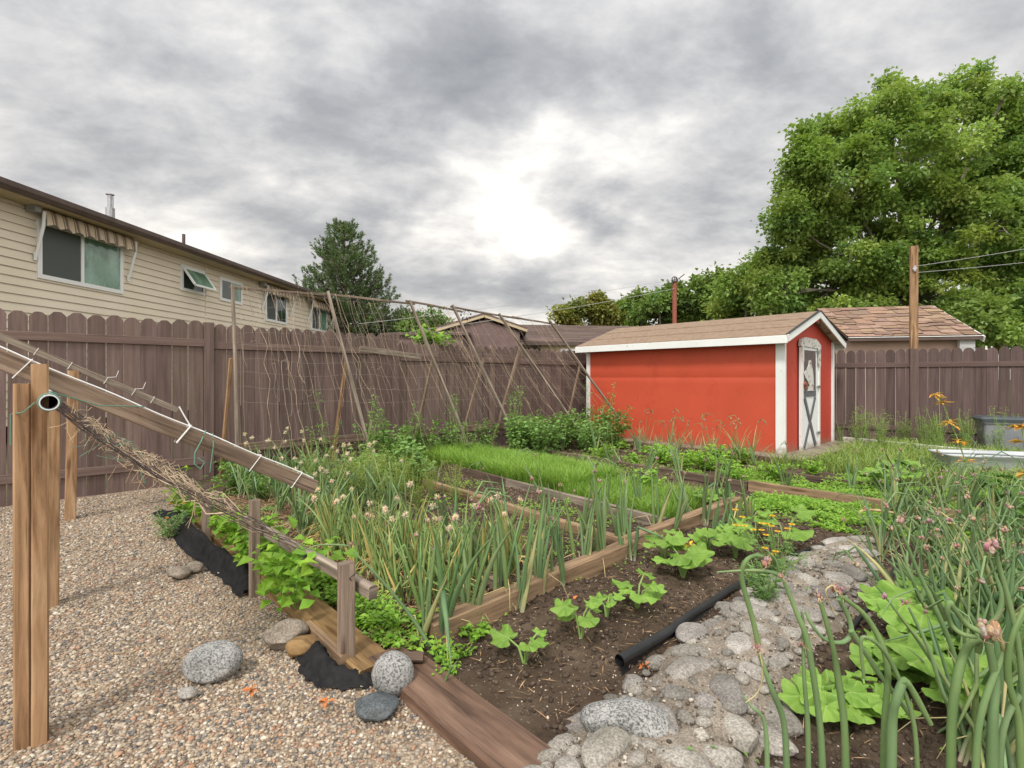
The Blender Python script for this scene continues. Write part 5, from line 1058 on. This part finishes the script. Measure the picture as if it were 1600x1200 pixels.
# ============================================================ squash plants
def lobed(m, c, d, n, R_, rs, lobes=5, serr=.05, cup=.24, depth=.26):
    d = nrm(d); n = nrm(n); s = nrm(np.cross(d, n)); n = np.cross(s, d); K_ = 40; vs = [c]; 
    for ring, rr in enumerate((.5, 1.)):
        for k in range(K_):
            a = -math.pi+2*math.pi*k/K_; lob_ = 1-depth*(.5-.5*math.cos(a*lobes)); lob_ *= (1-.62*math.exp(-((abs(a)-math.pi)/.38)**2)); w = 1+serr*math.sin(k*7.3)*rr; q = R_*rr*lob_*w
            z = cup*R_*(rr**2)*(.6*math.cos(a*lobes)-.5)+rs.normal(0, .03)*R_; vs.append(c+d*(math.cos(a)*q+R_*.25*rr)+s*math.sin(a)*q+n*z)
    f3 = [(0, 1+k, 1+(k+1) % K_) for k in range(K_)]; f4 = [(1+k, 1+K_+k, 1+K_+(k+1) % K_, 1+(k+1) % K_) for k in range(K_)]
    v = np.array(vs); col = np.ones((len(v), 3))*rs.uniform(.85, 1.15); 
    base = m.n; aa = np.concatenate([[0], np.tile((-math.pi+2*math.pi*np.arange(K_)/K_)/(2*math.pi)*lobes, 2)]); ruv = np.concatenate([[0], np.full(K_, .5), np.full(K_, 1.)]); m.add(v, f3, np.stack([aa, ruv], 1), col); m.v.append(np.zeros((0, 3))); m.uv.append(np.zeros((0, 2))); m.c.append(np.zeros((0, 3))); m.l.append((np.array(f4)+base).ravel()); m.t.append(np.full(len(f4), 4))
def squash(label, loc, nlf, R_, h, seed, group=None, flower=False, mm='squash', cat='squash plant', name='squash_plant', dark=1.):
    rs = np.random.RandomState(seed); t = thing(name, label, cat, (0, 0, 0), group); m, st = MB(), MB()
    for k in range(nlf):
        az = k*2.4+rs.uniform(-.3, .3); o = np.array([math.cos(az), math.sin(az), 0]); rr = rs.uniform(.35, 1.1)*R_*1.35; hh = h*rs.uniform(.55, 1.1); tip = o*rr+ZZ*hh; tube(st, [np.zeros(3)-ZZ*.02, o*rr*.35+ZZ*hh*.7, tip], [.006, .0045, .0035], 6, cap=False)
        lobed(m, tip, o+ZZ*rs.uniform(-.35, .1), ZZ+rs.normal(0, .22, 3)-np.array([0, .25, 0]), R_*rs.uniform(.6, 1.1), rs)
    part('leaves', m, M[mm], t, smooth=True); part('stems', st, M['stem'], t, smooth=True)
    if flower:
        fm = MB()
        for k in range(flower): p = rs.normal(0, .1, 3)*[1, 1, 0]+ZZ*h*.6; dd = rdir(rs, 6, .5); leaves(fm, np.tile(p, (6, 1)), dd, np.tile(ZZ, (6, 1)), .04, .022, np.ones((6, 3)))
        part('flowers', fm, M['yellow'], t)
    t.location = tuple(loc); return t
sq = [((820, 1040), 4, .062, .13, 'small squash seedling with a yellowing lower leaf, nearest the bottom edge'), ((908, 1003), 5, .062, .15, 'young squash plant in the soil, second from the bottom'), ((948, 972), 4, .048, .11, 'small squash plant squeezed between two larger ones'), ((995, 958), 6, .075, .16, 'squash plant with broad flat leaves left of the thick black pipe'), ((1068, 905), 8, .085, .19, 'large squash plant near the front board of the frame'), ((1150, 875), 8, .085, .20, 'squash plant with a yellow blossom beside the daisies'), ((1038, 888), 7, .075, .17, 'mid-sized squash plant close behind the front board, left of the larger one'), ((1108, 868), 8, .085, .18, 'squash plant between the larger one and the blossoming one'), ((1180, 846), 6, .075, .17, 'squash plant farthest back in the row, behind the daisies')]
for i, ((x, y), n_, r_, h_, lb) in enumerate(sq): p = gs([(x, y)])[0]; squash(lb, p, n_, r_, h_, 60+i, 'young squash plants in a row', flower=2 if i == 6 else 0)
squash('isolated squash plant among the daisies with one dark leaf', gs([(1230, 862)])[0], 4, .10, .26, 81, dark=.7)
for i, (x, y, R_, h_, lb) in enumerate(((1445, 1040, .19, .24, 'broad-leaved squash clump under the onions at lower right'), (1300, 1125, .13, .10, 'small squash leaves beside the right margin of the stones'), (1490, 1120, .18, .20, 'bright squash leaves low between the foreground onion stalks'), (1500, 1000, .16, .2, 'squash clump halfway up the onion thicket'), (1395, 1065, .12, .12, 'low squash leaves spreading at the bottom edge right of the stones'), (1530, 1075, .15, .22, 'large squash leaves deep in the onion thicket'), (1440, 950, .10, .14, 'squash plant beside the thin hose'), (1355, 1120, .12, .10, 'squash leaf cluster lowest at the bottom edge'), (1560, 960, .13, .2, 'squash leaves behind the onion thicket at the right edge'), (1560, 800, .18, .30, 'dark leafy squash mound in front of the white tub'), (1600, 850, .18, .30, 'dark squash mound at the far right edge'))): squash(lb, gs([(x, y)])[0], 16, R_*.55, h_, 90+i, mm='squash' if i in (0, 1, 2, 4, 6, 7) else 'rhubarb')
for i, (x, y, R_, h_, n_, lb) in enumerate(((1405, 762, .17, .34, 14, 'dense broad-leaved squash mound left of the white tub'), (1100, 800, .09, .14, 6, 'small pale squash plant behind the grass bed corner'), (1130, 790, .08, .12, 6, 'second small squash plant behind the grass bed corner'), (1370, 770, .14, .25, 9, 'lower squash plant beside the dense mound'))): squash(lb, gs([(x, y)])[0], n_+9, R_*.55, h_*.85, 110+i)
# ============================================================ bushy plants
def bush(name, label, group, seed, r, h, n, ls, mm, cat='plant', asp=.65, stems=7, up=.3, flowers=None, lo=.0, loc=(0, 0, 0)):
    rs = np.random.RandomState(seed); t = thing(name, label, cat, (0, 0, 0), group); st = MB(); C = []
    for k in range(stems):
        az = rs.uniform(0, 6.28); o = np.array([math.cos(az), math.sin(az), 0]); rr = r*rs.uniform(.15, 1.); hh = h*rs.uniform(.5, 1.05); P = [np.zeros(3)-ZZ*.02, o*rr*.4+ZZ*hh*.5, o*rr+ZZ*hh]; tube(st, P, [.006*max(.5, h), .004*max(.5, h), .002], 5, cap=False); C.append(P)
    idx = rs.randint(0, stems, n); s = rs.uniform(lo, 1, n)**.7; c = np.array([C[i][1]*(1-abs(2*q-1))*1.0+(C[i][2]*max(0, 2*q-1)) if False else C[i][0]*(1-q)**2+2*C[i][1]*q*(1-q)+C[i][2]*q*q for i, q in zip(idx, s)])
    c = c+rs.normal(0, ls*.45, (n, 3)); c[:, 2] = np.maximum(c[:, 2], .01); d = rdir(rs, n, up); d[:, 2] = np.abs(d[:, 2])*.3-.15; m = MB(); L = ls*rs.uniform(.6, 1.25, n); leaves(m, c, d, rdir(rs, n)*.35+ZZ-np.array([0, .3, 0]), L, L*asp, tints(rs, n, .78, 1.22, .08)); part('leaves', m, M[mm], t); part('stems', st, M['stem'], t, smooth=True)
    if flowers:
        fmat, k, fr = flowers
        for q in range(k):
            fm = MB()
            i = rs.randint(stems); p = C[i][2]+rs.normal(0, .03, 3)+ZZ*rs.uniform(.02, .07); nn_ = 12; a = np.arange(nn_)/nn_*6.283; dd = np.stack([np.cos(a), np.sin(a), np.full(nn_, .15)], 1); leaves(fm, np.tile(p, (nn_, 1)), dd, np.tile(ZZ, (nn_, 1)), fr, fr*.45, np.ones((nn_, 3)), .05); tube(fm, [p-ZZ*.004, p+ZZ*.006], fr*.28, 7, col=(.7, .5, .3)); tube(st, [p-ZZ*.06, p], .0015, 4)
            part('flower', fm, M[fmat], t)
    return t
def pset(mk, seeds): return [[mk(s), False] for s in seeds]
ras = pset(lambda s: bush('raspberry_plant', 'x', 'g', s, .34, .66, 420, .07, 'raspberry', stems=9), (1, 2, 3))
place(ras, spots(26, 5.0, 6.1, 2.9, 7.4, .26, lambda a, b: not (b < 4.9 and b > 3.5 and a < 6.0)), 'leafy green raspberry bush in the hedge at the foot of the trellis', 'raspberry bushes at the foot of the trellis', .75, 1.1, .03)
tall = pset(lambda s: bush('raspberry_cane', 'x', 'g', s, .22, .95, 150, .05, 'raspberry', stems=5, lo=.25), (4, 5))
place(tall, spots(12, 5.5, 6.3, 2.2, 7.6, .3), 'tall thin raspberry cane reaching up among the trellis strings', 'raspberry canes between the trellis strings', .8, 1.15, .06)
mint = pset(lambda s: bush('potato_plant', 'x', 'g', s, .24, .30, 330, .055, 'raspberry', stems=9), (6, 7)) 
place(mint, spots(9, 4.7, 5.5, 2.5, 3.2, .2), 'low leafy potato plant between the feathery herbs and the grass', 'potato plants beside the grass bed', .9, 1.2)
place(mint, spots(8, 5.0, 6.2, 1.35, 2.2, .24)+gs([(378, 752), (395, 760), (372, 740)]), 'low green leafy plant at the left end of the bed below the first trellis pole', 'leafy plants below the first trellis pole', .8, 1.1)
dl = pset(lambda s: bush('dill_plant', 'x', 'g', s, .25, .50, 1100, .030, 'dill', stems=14, asp=.22, lo=.1), (8, 9, 10))
place(dl, spots(13, 3.8, 5.2, 1.95, 2.85, .26), 'feathery yellow-green dill plant in the middle of the left bed', 'feathery dill plants in the left bed', .8, 1.15)
vine = pset(lambda s: bush('bean_vine', 'x', 'g', s, .20, .34, 95, .075, 'bean', stems=7, asp=.8, lo=.2), (14, 15, 16))
vp = []
for (px, py, z) in ((300, 800, .18), (322, 790, .22), (345, 800, .16), (290, 770, .30), (370, 815, .14), (410, 845, .16), (428, 860, .14), (440, 880, .08), (462, 890, .04), (395, 830, .2), (270, 790, .1)):
    p = onb(px, py, .93); vp.append((p[0], p[1], max(0, p[2]-.18)))
place(vine, vp, 'bright green bean vine climbing around the low stakes under the dead net', 'bean vines around the low stakes', .7, 1.05, .15)
low = pset(lambda s: bush('low_weed', 'x', 'g', s, .10, .07, 70, .035, 'bean', stems=6, asp=.75), (17, 18)); 
place(low, spots(24, 1.95, 3.4, 1.10, 1.30, .06)+gs([(690, 1035), (655, 985), (725, 1030), (640, 1000), (700, 1060), (665, 1000), (745, 1000)]), 'tiny round-leaved ground weed among the straw beside the planks', 'little weeds along the planks', .55, 1.0)
carrot = pset(lambda s: bush('carrot_top', 'x', 'g', s, .12, .12, 260, .03, 'lettuce', stems=9, asp=.5), (19, 20))
place(carrot, [(*G(a, b)[:2], SH(a, b)) for a, b in [(2.3, 1.17), (2.45, 1.18), (2.62, 1.16), (2.8, 1.18), (3.0, 1.15), (3.2, 1.18), (3.45, 1.15), (3.7, 1.17), (2.18, 1.2), (3.9, 1.18)]], 'bright frilly green seedling row just inside the yellowish plank', 'frilly seedlings along the plank', .9, 1.3)
mg = bush('marigold_plant', 'sprawling pale green marigold with a few orange blooms on the gravel by the fabric', None, 22, .22, .20, 260, .04, 'marigold', stems=10, asp=.35, flowers=('orange', 5, .016)); p = gnd(262, 838); mg.location = tuple(p)
dz = bush('daisy_plant', 'clump of yellow daisies with feathery stems beside the squash plants', None, 23, .22, .30, 420, .035, 'marigold', stems=22, asp=.3, flowers=('yellow', 18, .022)); p = gs([(1215, 905)])[0]; dz.location = tuple(p)
fb = bush('feathery_bush', 'small grey-green feathery bush growing out of the stone path', None, 24, .13, .24, 900, .028, 'marigold', stems=16, asp=.3); p = gs([(1195, 965)])[0]; fb.location = (p[0], p[1], .05)
gv = bush('grape_vine', 'bright yellow-green grape leaves spilling over the back fence top', None, 25, .55, .32, 330, .11, 'bean', stems=12, asp=.9); p = ona(680, 545, 7.0); gv.location = tuple(p)
ro = pset(lambda s: bush('leafy_green', 'x', 'g', s, .17, .20, 160, .07, 'lettuce', stems=9, asp=.6, lo=.2), (26, 27))
place(ro, gs([(1205, 752), (1010, 775), (1270, 745)])+spots(16, 2.4, 5.2, 5.75, 7.2, .3), 'leafy salad plant in the beds between the border boards and the shed', 'salad plants in front of the shed', .7, 1.2)
# amber leaved shoot
am = thing('amber_shoot', 'slender stem with whorls of amber orange leaves in front of the right fence', 'plant', gnd(1500, 760)); p = at(1500, 745, 5.6); m, st = MB(), MB(); rs = np.random.RandomState(4)
stem = [at(x, y, 5.6) for x, y in ((1512, 760), (1508, 720), (1498, 690), (1484, 660), (1472, 628), (1462, 618))]; stem[0][2] = 0; tube(st, stem, [.008, .007, .006, .005, .004, .002], 6)
for i, q in enumerate(stem[1:]):
    n_ = 16; a = rs.uniform(0, 6.28, n_); dd = np.stack([np.cos(a), np.sin(a), rs.uniform(-.5, .3, n_)], 1); leaves(m, np.tile(q, (n_, 1))+rs.normal(0, .012, (n_, 3)), dd, np.tile(ZZ, (n_, 1)), rs.uniform(.06, .14, n_), .028, tints(rs, n_, .8, 1.2, .15))
part('stem', st, M['stem'], am, smooth=True); part('leaves', m, M['amber'], am)
am = thing('amber_sapling', 'cluster of large amber leaves cut off by the right edge', 'plant', gnd(1600, 1000)); m, st = MB(), MB()
stem = [at(x, y, 2.6) for x, y in ((1640, 1000), (1625, 850), (1605, 740), (1600, 690), (1596, 665))]; stem[0][2] = 0; tube(st, stem, [.006, .005, .004, .003, .002], 6)
for q in stem[2:]:
    n_ = 9; a = rs.uniform(0, 6.28, n_); dd = np.stack([np.cos(a), np.sin(a), rs.uniform(-.7, .3, n_)], 1); leaves(m, np.tile(q, (n_, 1)), dd, rdir(rs, n_)*.4+ZZ, rs.uniform(.05, .09, n_), .038, tints(rs, n_, .9, 1.2, .1))
part('stem', st, M['stem'], am, smooth=True); part('leaves', m, M['amber'], am)
# ============================================================ stuff: grass bed, salad carpets, weeds
def blades(name, n, fn, hlo, hhi, w, mm, lean=.35, kind='stuff'):
    P = fn(n); n = len(P); rs = RS; az = rs.uniform(0, 6.28, n); o = np.stack([np.cos(az), np.sin(az), np.zeros(n)], 1); s = np.stack([-np.sin(az), np.cos(az), np.zeros(n)], 1); h = rs.uniform(hlo, hhi, n)[:, None]; l = rs.uniform(.05, lean, n)[:, None]*h
    v = np.stack([P-s*w/2, P+s*w/2, P+o*l*.35+ZZ*h*.55+s*w*.45, P+o*l*.35+ZZ*h*.55-s*w*.45, P+o*l*1.25+ZZ*h*.92], 1).reshape(-1, 3); k = np.arange(n)[:, None]*5
    m = MB(); c = np.repeat(tints(rs, n, .75, 1.2, .1), 5, axis=0); q4 = np.stack([k+np.array([0, 1, 2, 3])], 1).reshape(-1, 4); t3 = (k+np.array([3, 2, 4])); m.add(v, q4, None, c); m.v.append(np.zeros((0, 3))); m.uv.append(np.zeros((0, 2))); m.c.append(np.zeros((0, 3))); m.l.append(t3.ravel()); m.t.append(np.full(n, 3)); return setting(name, m, M[mm], kind)
def rg(a0, a1, b0, b1, cond=None):
    def fn(n):
        a = RS.uniform(a0, a1, n); b = RS.uniform(b0, b1, n)
        if cond is not None: k = cond(a, b); a, b = a[k], b[k]
        P = np.outer(a, U)+np.outer(b, V); P[:, 2] = sh(a, b, P.copy()); return P
    return fn
blades('grass_bed', 30000, rg(3.3, 6.25, 3.78, 4.66), .12, .27, .006, 'turf', .9); blades('grass_bed', 9000, rg(2.2, 3.3, 3.68, 4.58), .06, .19, .005, 'turf', .8)
def carpet(name, n, fn, ls, mm, hmax=.06, asp=.6, patch=0., kind='stuff'):
    P = fn(n)
    if patch: k = fbm(P*[1, 1, 0], 31, 3.2, 3) > patch-.5; P = P[k]
    n = len(P); h = RS.uniform(0, hmax, n)*np.clip(.5+fbm(P*[1, 1, 0], 33, 6., 2), .15, 1.2); P[:, 2] += h; d = rdir(RS, n); d[:, 2] = np.abs(d[:, 2])*.5; L = ls*RS.uniform(.6, 1.3, n); m = MB(); leaves(m, P, d, rdir(RS, n)*.4+ZZ-np.array([0, .3, 0]), L, L*asp, tints(RS, n, .78, 1.2, .08)); return setting(name, m, M[mm], kind)
carpet('salad_greens', 22000, rg(-.6, 2.1, 4.45, 5.40, lambda a, b: path_s(a, b) > 1.3), .034, 'lettuce', .08, .5, .48)
carpet('salad_greens', 26000, rg(-.8, 3.4, 5.58, 7.3), .034, 'lettuce', .09, .45, .46)
carpet('ground_weeds', 12000, rg(2.3, 5.6, 4.78, 7.4), .032, 'weed', .08, .4, .52)
carpet('ground_weeds', 5200, rg(2.2, 4.8, 1.9, 3.6), .024, 'lettuce', .03, .6, .62)
carpet('ground_weeds', 2500, rg(-.6, 2.0, 1.25, 4.4, lambda a, b: path_s(a, b) > 1.1), .02, 'bean', .02, .6, .78)
carpet('ground_weeds', 9000, rg(2.6, 5.6, 1.2, 2.2), .035, 'raspberry', .06, .6, .55)
carpet('path_weeds', 900, pathreg, .03, 'marigold', .03, .35, .75)
blades('rough_grass', 26000, rg(-1.6, 2.8, 7.2, 10.6, lambda a, b: ~((a > 2.3) & (b > 7.4))), .06, .26, .008, 'weed', 1.0)
carpet('rough_weeds', 15000, rg(-1.6, 2.6, 7.3, 10.6), .045, 'weed', .22, .35, .4)
wd = pset(lambda s: bush('tall_weed', 'x', 'g', s, .16, .62, 230, .05, 'weed', stems=11, asp=.2, lo=.1), (28, 29, 30))
sw = []
for i in range(46):
    s = RS.uniform(.1, 3.6); p = R0+RD*s+RN*RS.uniform(.25, 1.3); sw.append((p[0], p[1], .03))
place(wd, sw, 'tall stringy seeding weed in front of the dark right-hand fence', 'tall weeds along the right fence', .7, 1.15, .08)
# sparse row of grass blades by the path, dead leaves
for (x, y, lb) in ((895, 938, 'curled orange dead leaf against the front board'), (510, 1097, 'orange dead leaf on the gravel right of the oval rock'), (392, 1078, 'dark orange dead leaf on the gravel close to the oval rock'), (1105, 1035 , 'orange dead leaf on the stones beside the pipe end')):
    if x == 1105: x, y = 1008, 1040
    p = gnd(x, y, .03); rs = np.random.RandomState(x); m = MB(); dd = rdir(rs, 7)*[1, 1, .5]; leaves(m, np.tile(p, (7, 1)), dd, rdir(rs, 7)*.5+ZZ, .035, .02, np.ones((7, 3))*rs.uniform(.8, 1.1)); solo('dead_leaf', m, M['deadleaf'], lb, 'leaf')
wg = onion('wispy_onion', 'thin yellowing onion growing at the far right side of the stone path', None, 66, 8, .42, .35, .006, 1, 'bulbil', .35, .3); p = gs([(1378, 880)])[0]; wg.location = tuple(p)
# ============================================================ sky, light, camera
w = bpy.data.worlds.new('World'); scene.world = w; w.use_nodes = True; nt = w.node_tree; nt.nodes.clear(); out = nt.nodes.new('ShaderNodeOutputWorld')
SUN_EL, SUN_AZ = R(52), R(205)     # azimuth clockwise from +Y (north)
sky = N(nt, 'ShaderNodeTexSky'); sky.sky_type = 'NISHITA'; sky.sun_disc = False; sky.sun_elevation = SUN_EL; sky.sun_rotation = SUN_AZ
bg1 = N(nt, 'ShaderNodeBackground'); bg1.inputs[1].default_value = .10; nt.links.new(sky.outputs[0], bg1.inputs[0])
tc = nt.nodes.new('ShaderNodeTexCoord'); D = tc.outputs['Generated']; sep = nt.nodes.new('ShaderNodeSeparateXYZ'); nt.links.new(D, sep.inputs[0])
def mt(op, a, b=None, c=None, clamp=False):
    n = nt.nodes.new('ShaderNodeMath'); n.operation = op; n.use_clamp = clamp
    for i, x in enumerate((a, b, c)):
        if x is None: continue
        if hasattr(x, 'links'): nt.links.new(x, n.inputs[i])
        else: n.inputs[i].default_value = x
    return n.outputs[0]
zz = mt('ADD', mt('MAXIMUM', sep.outputs[2], 0.), .34); cx = mt('DIVIDE', sep.outputs[0], zz); cy = mt('DIVIDE', sep.outputs[1], zz)
cb = nt.nodes.new('ShaderNodeCombineXYZ'); nt.links.new(cx, cb.inputs[0]); nt.links.new(cy, cb.inputs[1]); cb.inputs[2].default_value = 3.7
rt_ = nt.nodes.new('ShaderNodeMapping'); rt_.inputs['Rotation'].default_value = (0, 0, R(-28)); rt_.inputs['Scale'].default_value = (1., 1.35, 1); nt.links.new(cb.outputs[0], rt_.inputs[0]); PV = rt_.outputs[0]
nA = noise(nt, PV, 1.5, 10, .55, .15); nB = noise(nt, PV, 4.2, 8, .6, .15)
base = mt('MULTIPLY_ADD', mt('SUBTRACT', mt('ADD', mt('MULTIPLY', nA, .58), mt('MULTIPLY', nB, .42)), .5), 2.0, .53)
warpn = nt.nodes.new('ShaderNodeTexNoise'); warpn.inputs['Scale'].default_value = 4.5; warpn.inputs['Detail'].default_value = 6; nt.links.new(D, warpn.inputs['Vector'])
va = nt.nodes.new('ShaderNodeVectorMath'); va.operation = 'SUBTRACT'; nt.links.new(warpn.outputs['Color'], va.inputs[0]); va.inputs[1].default_value = (.5, .5, .5)
vb = nt.nodes.new('ShaderNodeVectorMath'); vb.operation = 'SCALE'; nt.links.new(va.outputs[0], vb.inputs[0]); vb.inputs['Scale'].default_value = .30
vc = nt.nodes.new('ShaderNodeVectorMath'); vc.operation = 'ADD'; nt.links.new(D, vc.inputs[0]); nt.links.new(vb.outputs[0], vc.inputs[1]); WD = vc.outputs[0]
def blob(px, py, rx, ry, amp):
    d0 = nrm([(px-800)/800, 1., (HOR-py)/800]); s = nt.nodes.new('ShaderNodeVectorMath'); s.operation = 'SUBTRACT'; nt.links.new(WD, s.inputs[0]); s.inputs[1].default_value = tuple(d0)
    q = nt.nodes.new('ShaderNodeVectorMath'); q.operation = 'MULTIPLY'; nt.links.new(s.outputs[0], q.inputs[0]); q.inputs[1].default_value = (800/rx, 800/rx, 800/ry); l = nt.nodes.new('ShaderNodeVectorMath'); l.operation = 'LENGTH'; nt.links.new(q.outputs[0], l.inputs[0])
    return mt('MULTIPLY', mt('SUBTRACT', 1., mt('SMOOTH_MIN', mt('POWER', l.outputs['Value'], 1.5), 1., .3), clamp=True), amp)
s = base
for b_ in ((765, 270, 150, 100, .21), (850, 330, 170, 80, .19), (1000, 300, 260, 140, .05), (900, 180, 60, 40, .08), (830, 200, 70, 70, .10), (960, 235, 110, 60, .10), (700, 360, 150, 50, .08), (590, 85, 60, 40, .14), (860, 400, 420, 50, .07), (720, 130, 150, 60, -.13), (560, 215, 150, 60, -.13), (660, 330, 170, 40, -.12), (300, 300, 160, 60, -.08), (940, 320, 60, 26, -.20), (1120, 210, 140, 90, -.06), (260, 180, 200, 60, -.05), (500, 330, 120, 40, -.10), (1050, 120, 240, 50, -.06), (480, 90, 200, 40, .03), (350, 220, 90, 30, .05), (900, 450, 500, 30, -.04)): s = mt('ADD', s, blob(*b_))
cl = ramp(nt, s, [(.12, (.20, .205, .215)), (.36, (.30, .303, .31)), (.50, (.405, .403, .403)), (.60, (.49, .482, .472)), (.70, (.60, .585, .56)), (.82, (.72, .70, .665)), (.95, (.74, .725, .69))])
# low sky a touch warmer and brighter; unseen sky behind and above boosted, added as fill light
warm = ramp(nt, sep.outputs[2], [(.0, (1.10, 1.04, .96)), (.20, (1.05, 1.02, .98)), (.5, (1, 1, 1))]); cl = mixc(nt, 1., cl, warm, 'MULTIPLY')
back = mt('MULTIPLY', mt('MULTIPLY_ADD', sep.outputs[1], -1., .25, clamp=True), 1.3); back = mt('ADD', back, mt('MULTIPLY', mt('MULTIPLY_ADD', sep.outputs[2], 1.7, -.95, clamp=True), 1.2))
bg2 = N(nt, 'ShaderNodeBackground'); nt.links.new(cl, bg2.inputs[0]); nt.links.new(mt('ADD', 1.0, back), bg2.inputs[1])
mx = N(nt, 'ShaderNodeMixShader'); mx.inputs[0].default_value = .93; nt.links.new(bg1.outputs[0], mx.inputs[1]); nt.links.new(bg2.outputs[0], mx.inputs[2]); nt.links.new(mx.outputs[0], out.inputs[0])
w.cycles.sampling_method = 'MANUAL'; w.cycles.sample_map_resolution = 512
L = bpy.data.lights.new('sun', 'SUN'); L.energy = 1.5; L.angle = R(10); L.color = (1., .96, .90); lo = bpy.data.objects.new('sun', L); COL.objects.link(lo)
sd_ = Vector((math.sin(SUN_AZ)*math.cos(SUN_EL), math.cos(SUN_AZ)*math.cos(SUN_EL), math.sin(SUN_EL))); lo.rotation_euler = (-sd_).to_track_quat('-Z', 'Y').to_euler(); lo.location = (0, 0, 12)
cam = bpy.data.cameras.new('camera'); cam.lens = 18.; cam.sensor_width = 36.; cam.shift_y = -(600-HOR)/1600; cam.clip_end = 1500; cam.clip_start = .05
co = bpy.data.objects.new('camera', cam); COL.objects.link(co); co.location = (0, 0, CAMH); co.rotation_euler = (R(90), 0, 0); scene.camera = co
scene.view_settings.view_transform = 'Standard'; scene.view_settings.look = 'None'; scene.view_settings.gamma = 1.; scene.view_settings.exposure = .78
scene.render.engine = 'CYCLES'; scene.cycles.max_bounces = 6; scene.cycles.transparent_max_bounces = 4; scene.cycles.diffuse_bounces = 2; scene.cycles.glossy_bounces = 2; scene.cycles.transmission_bounces = 2
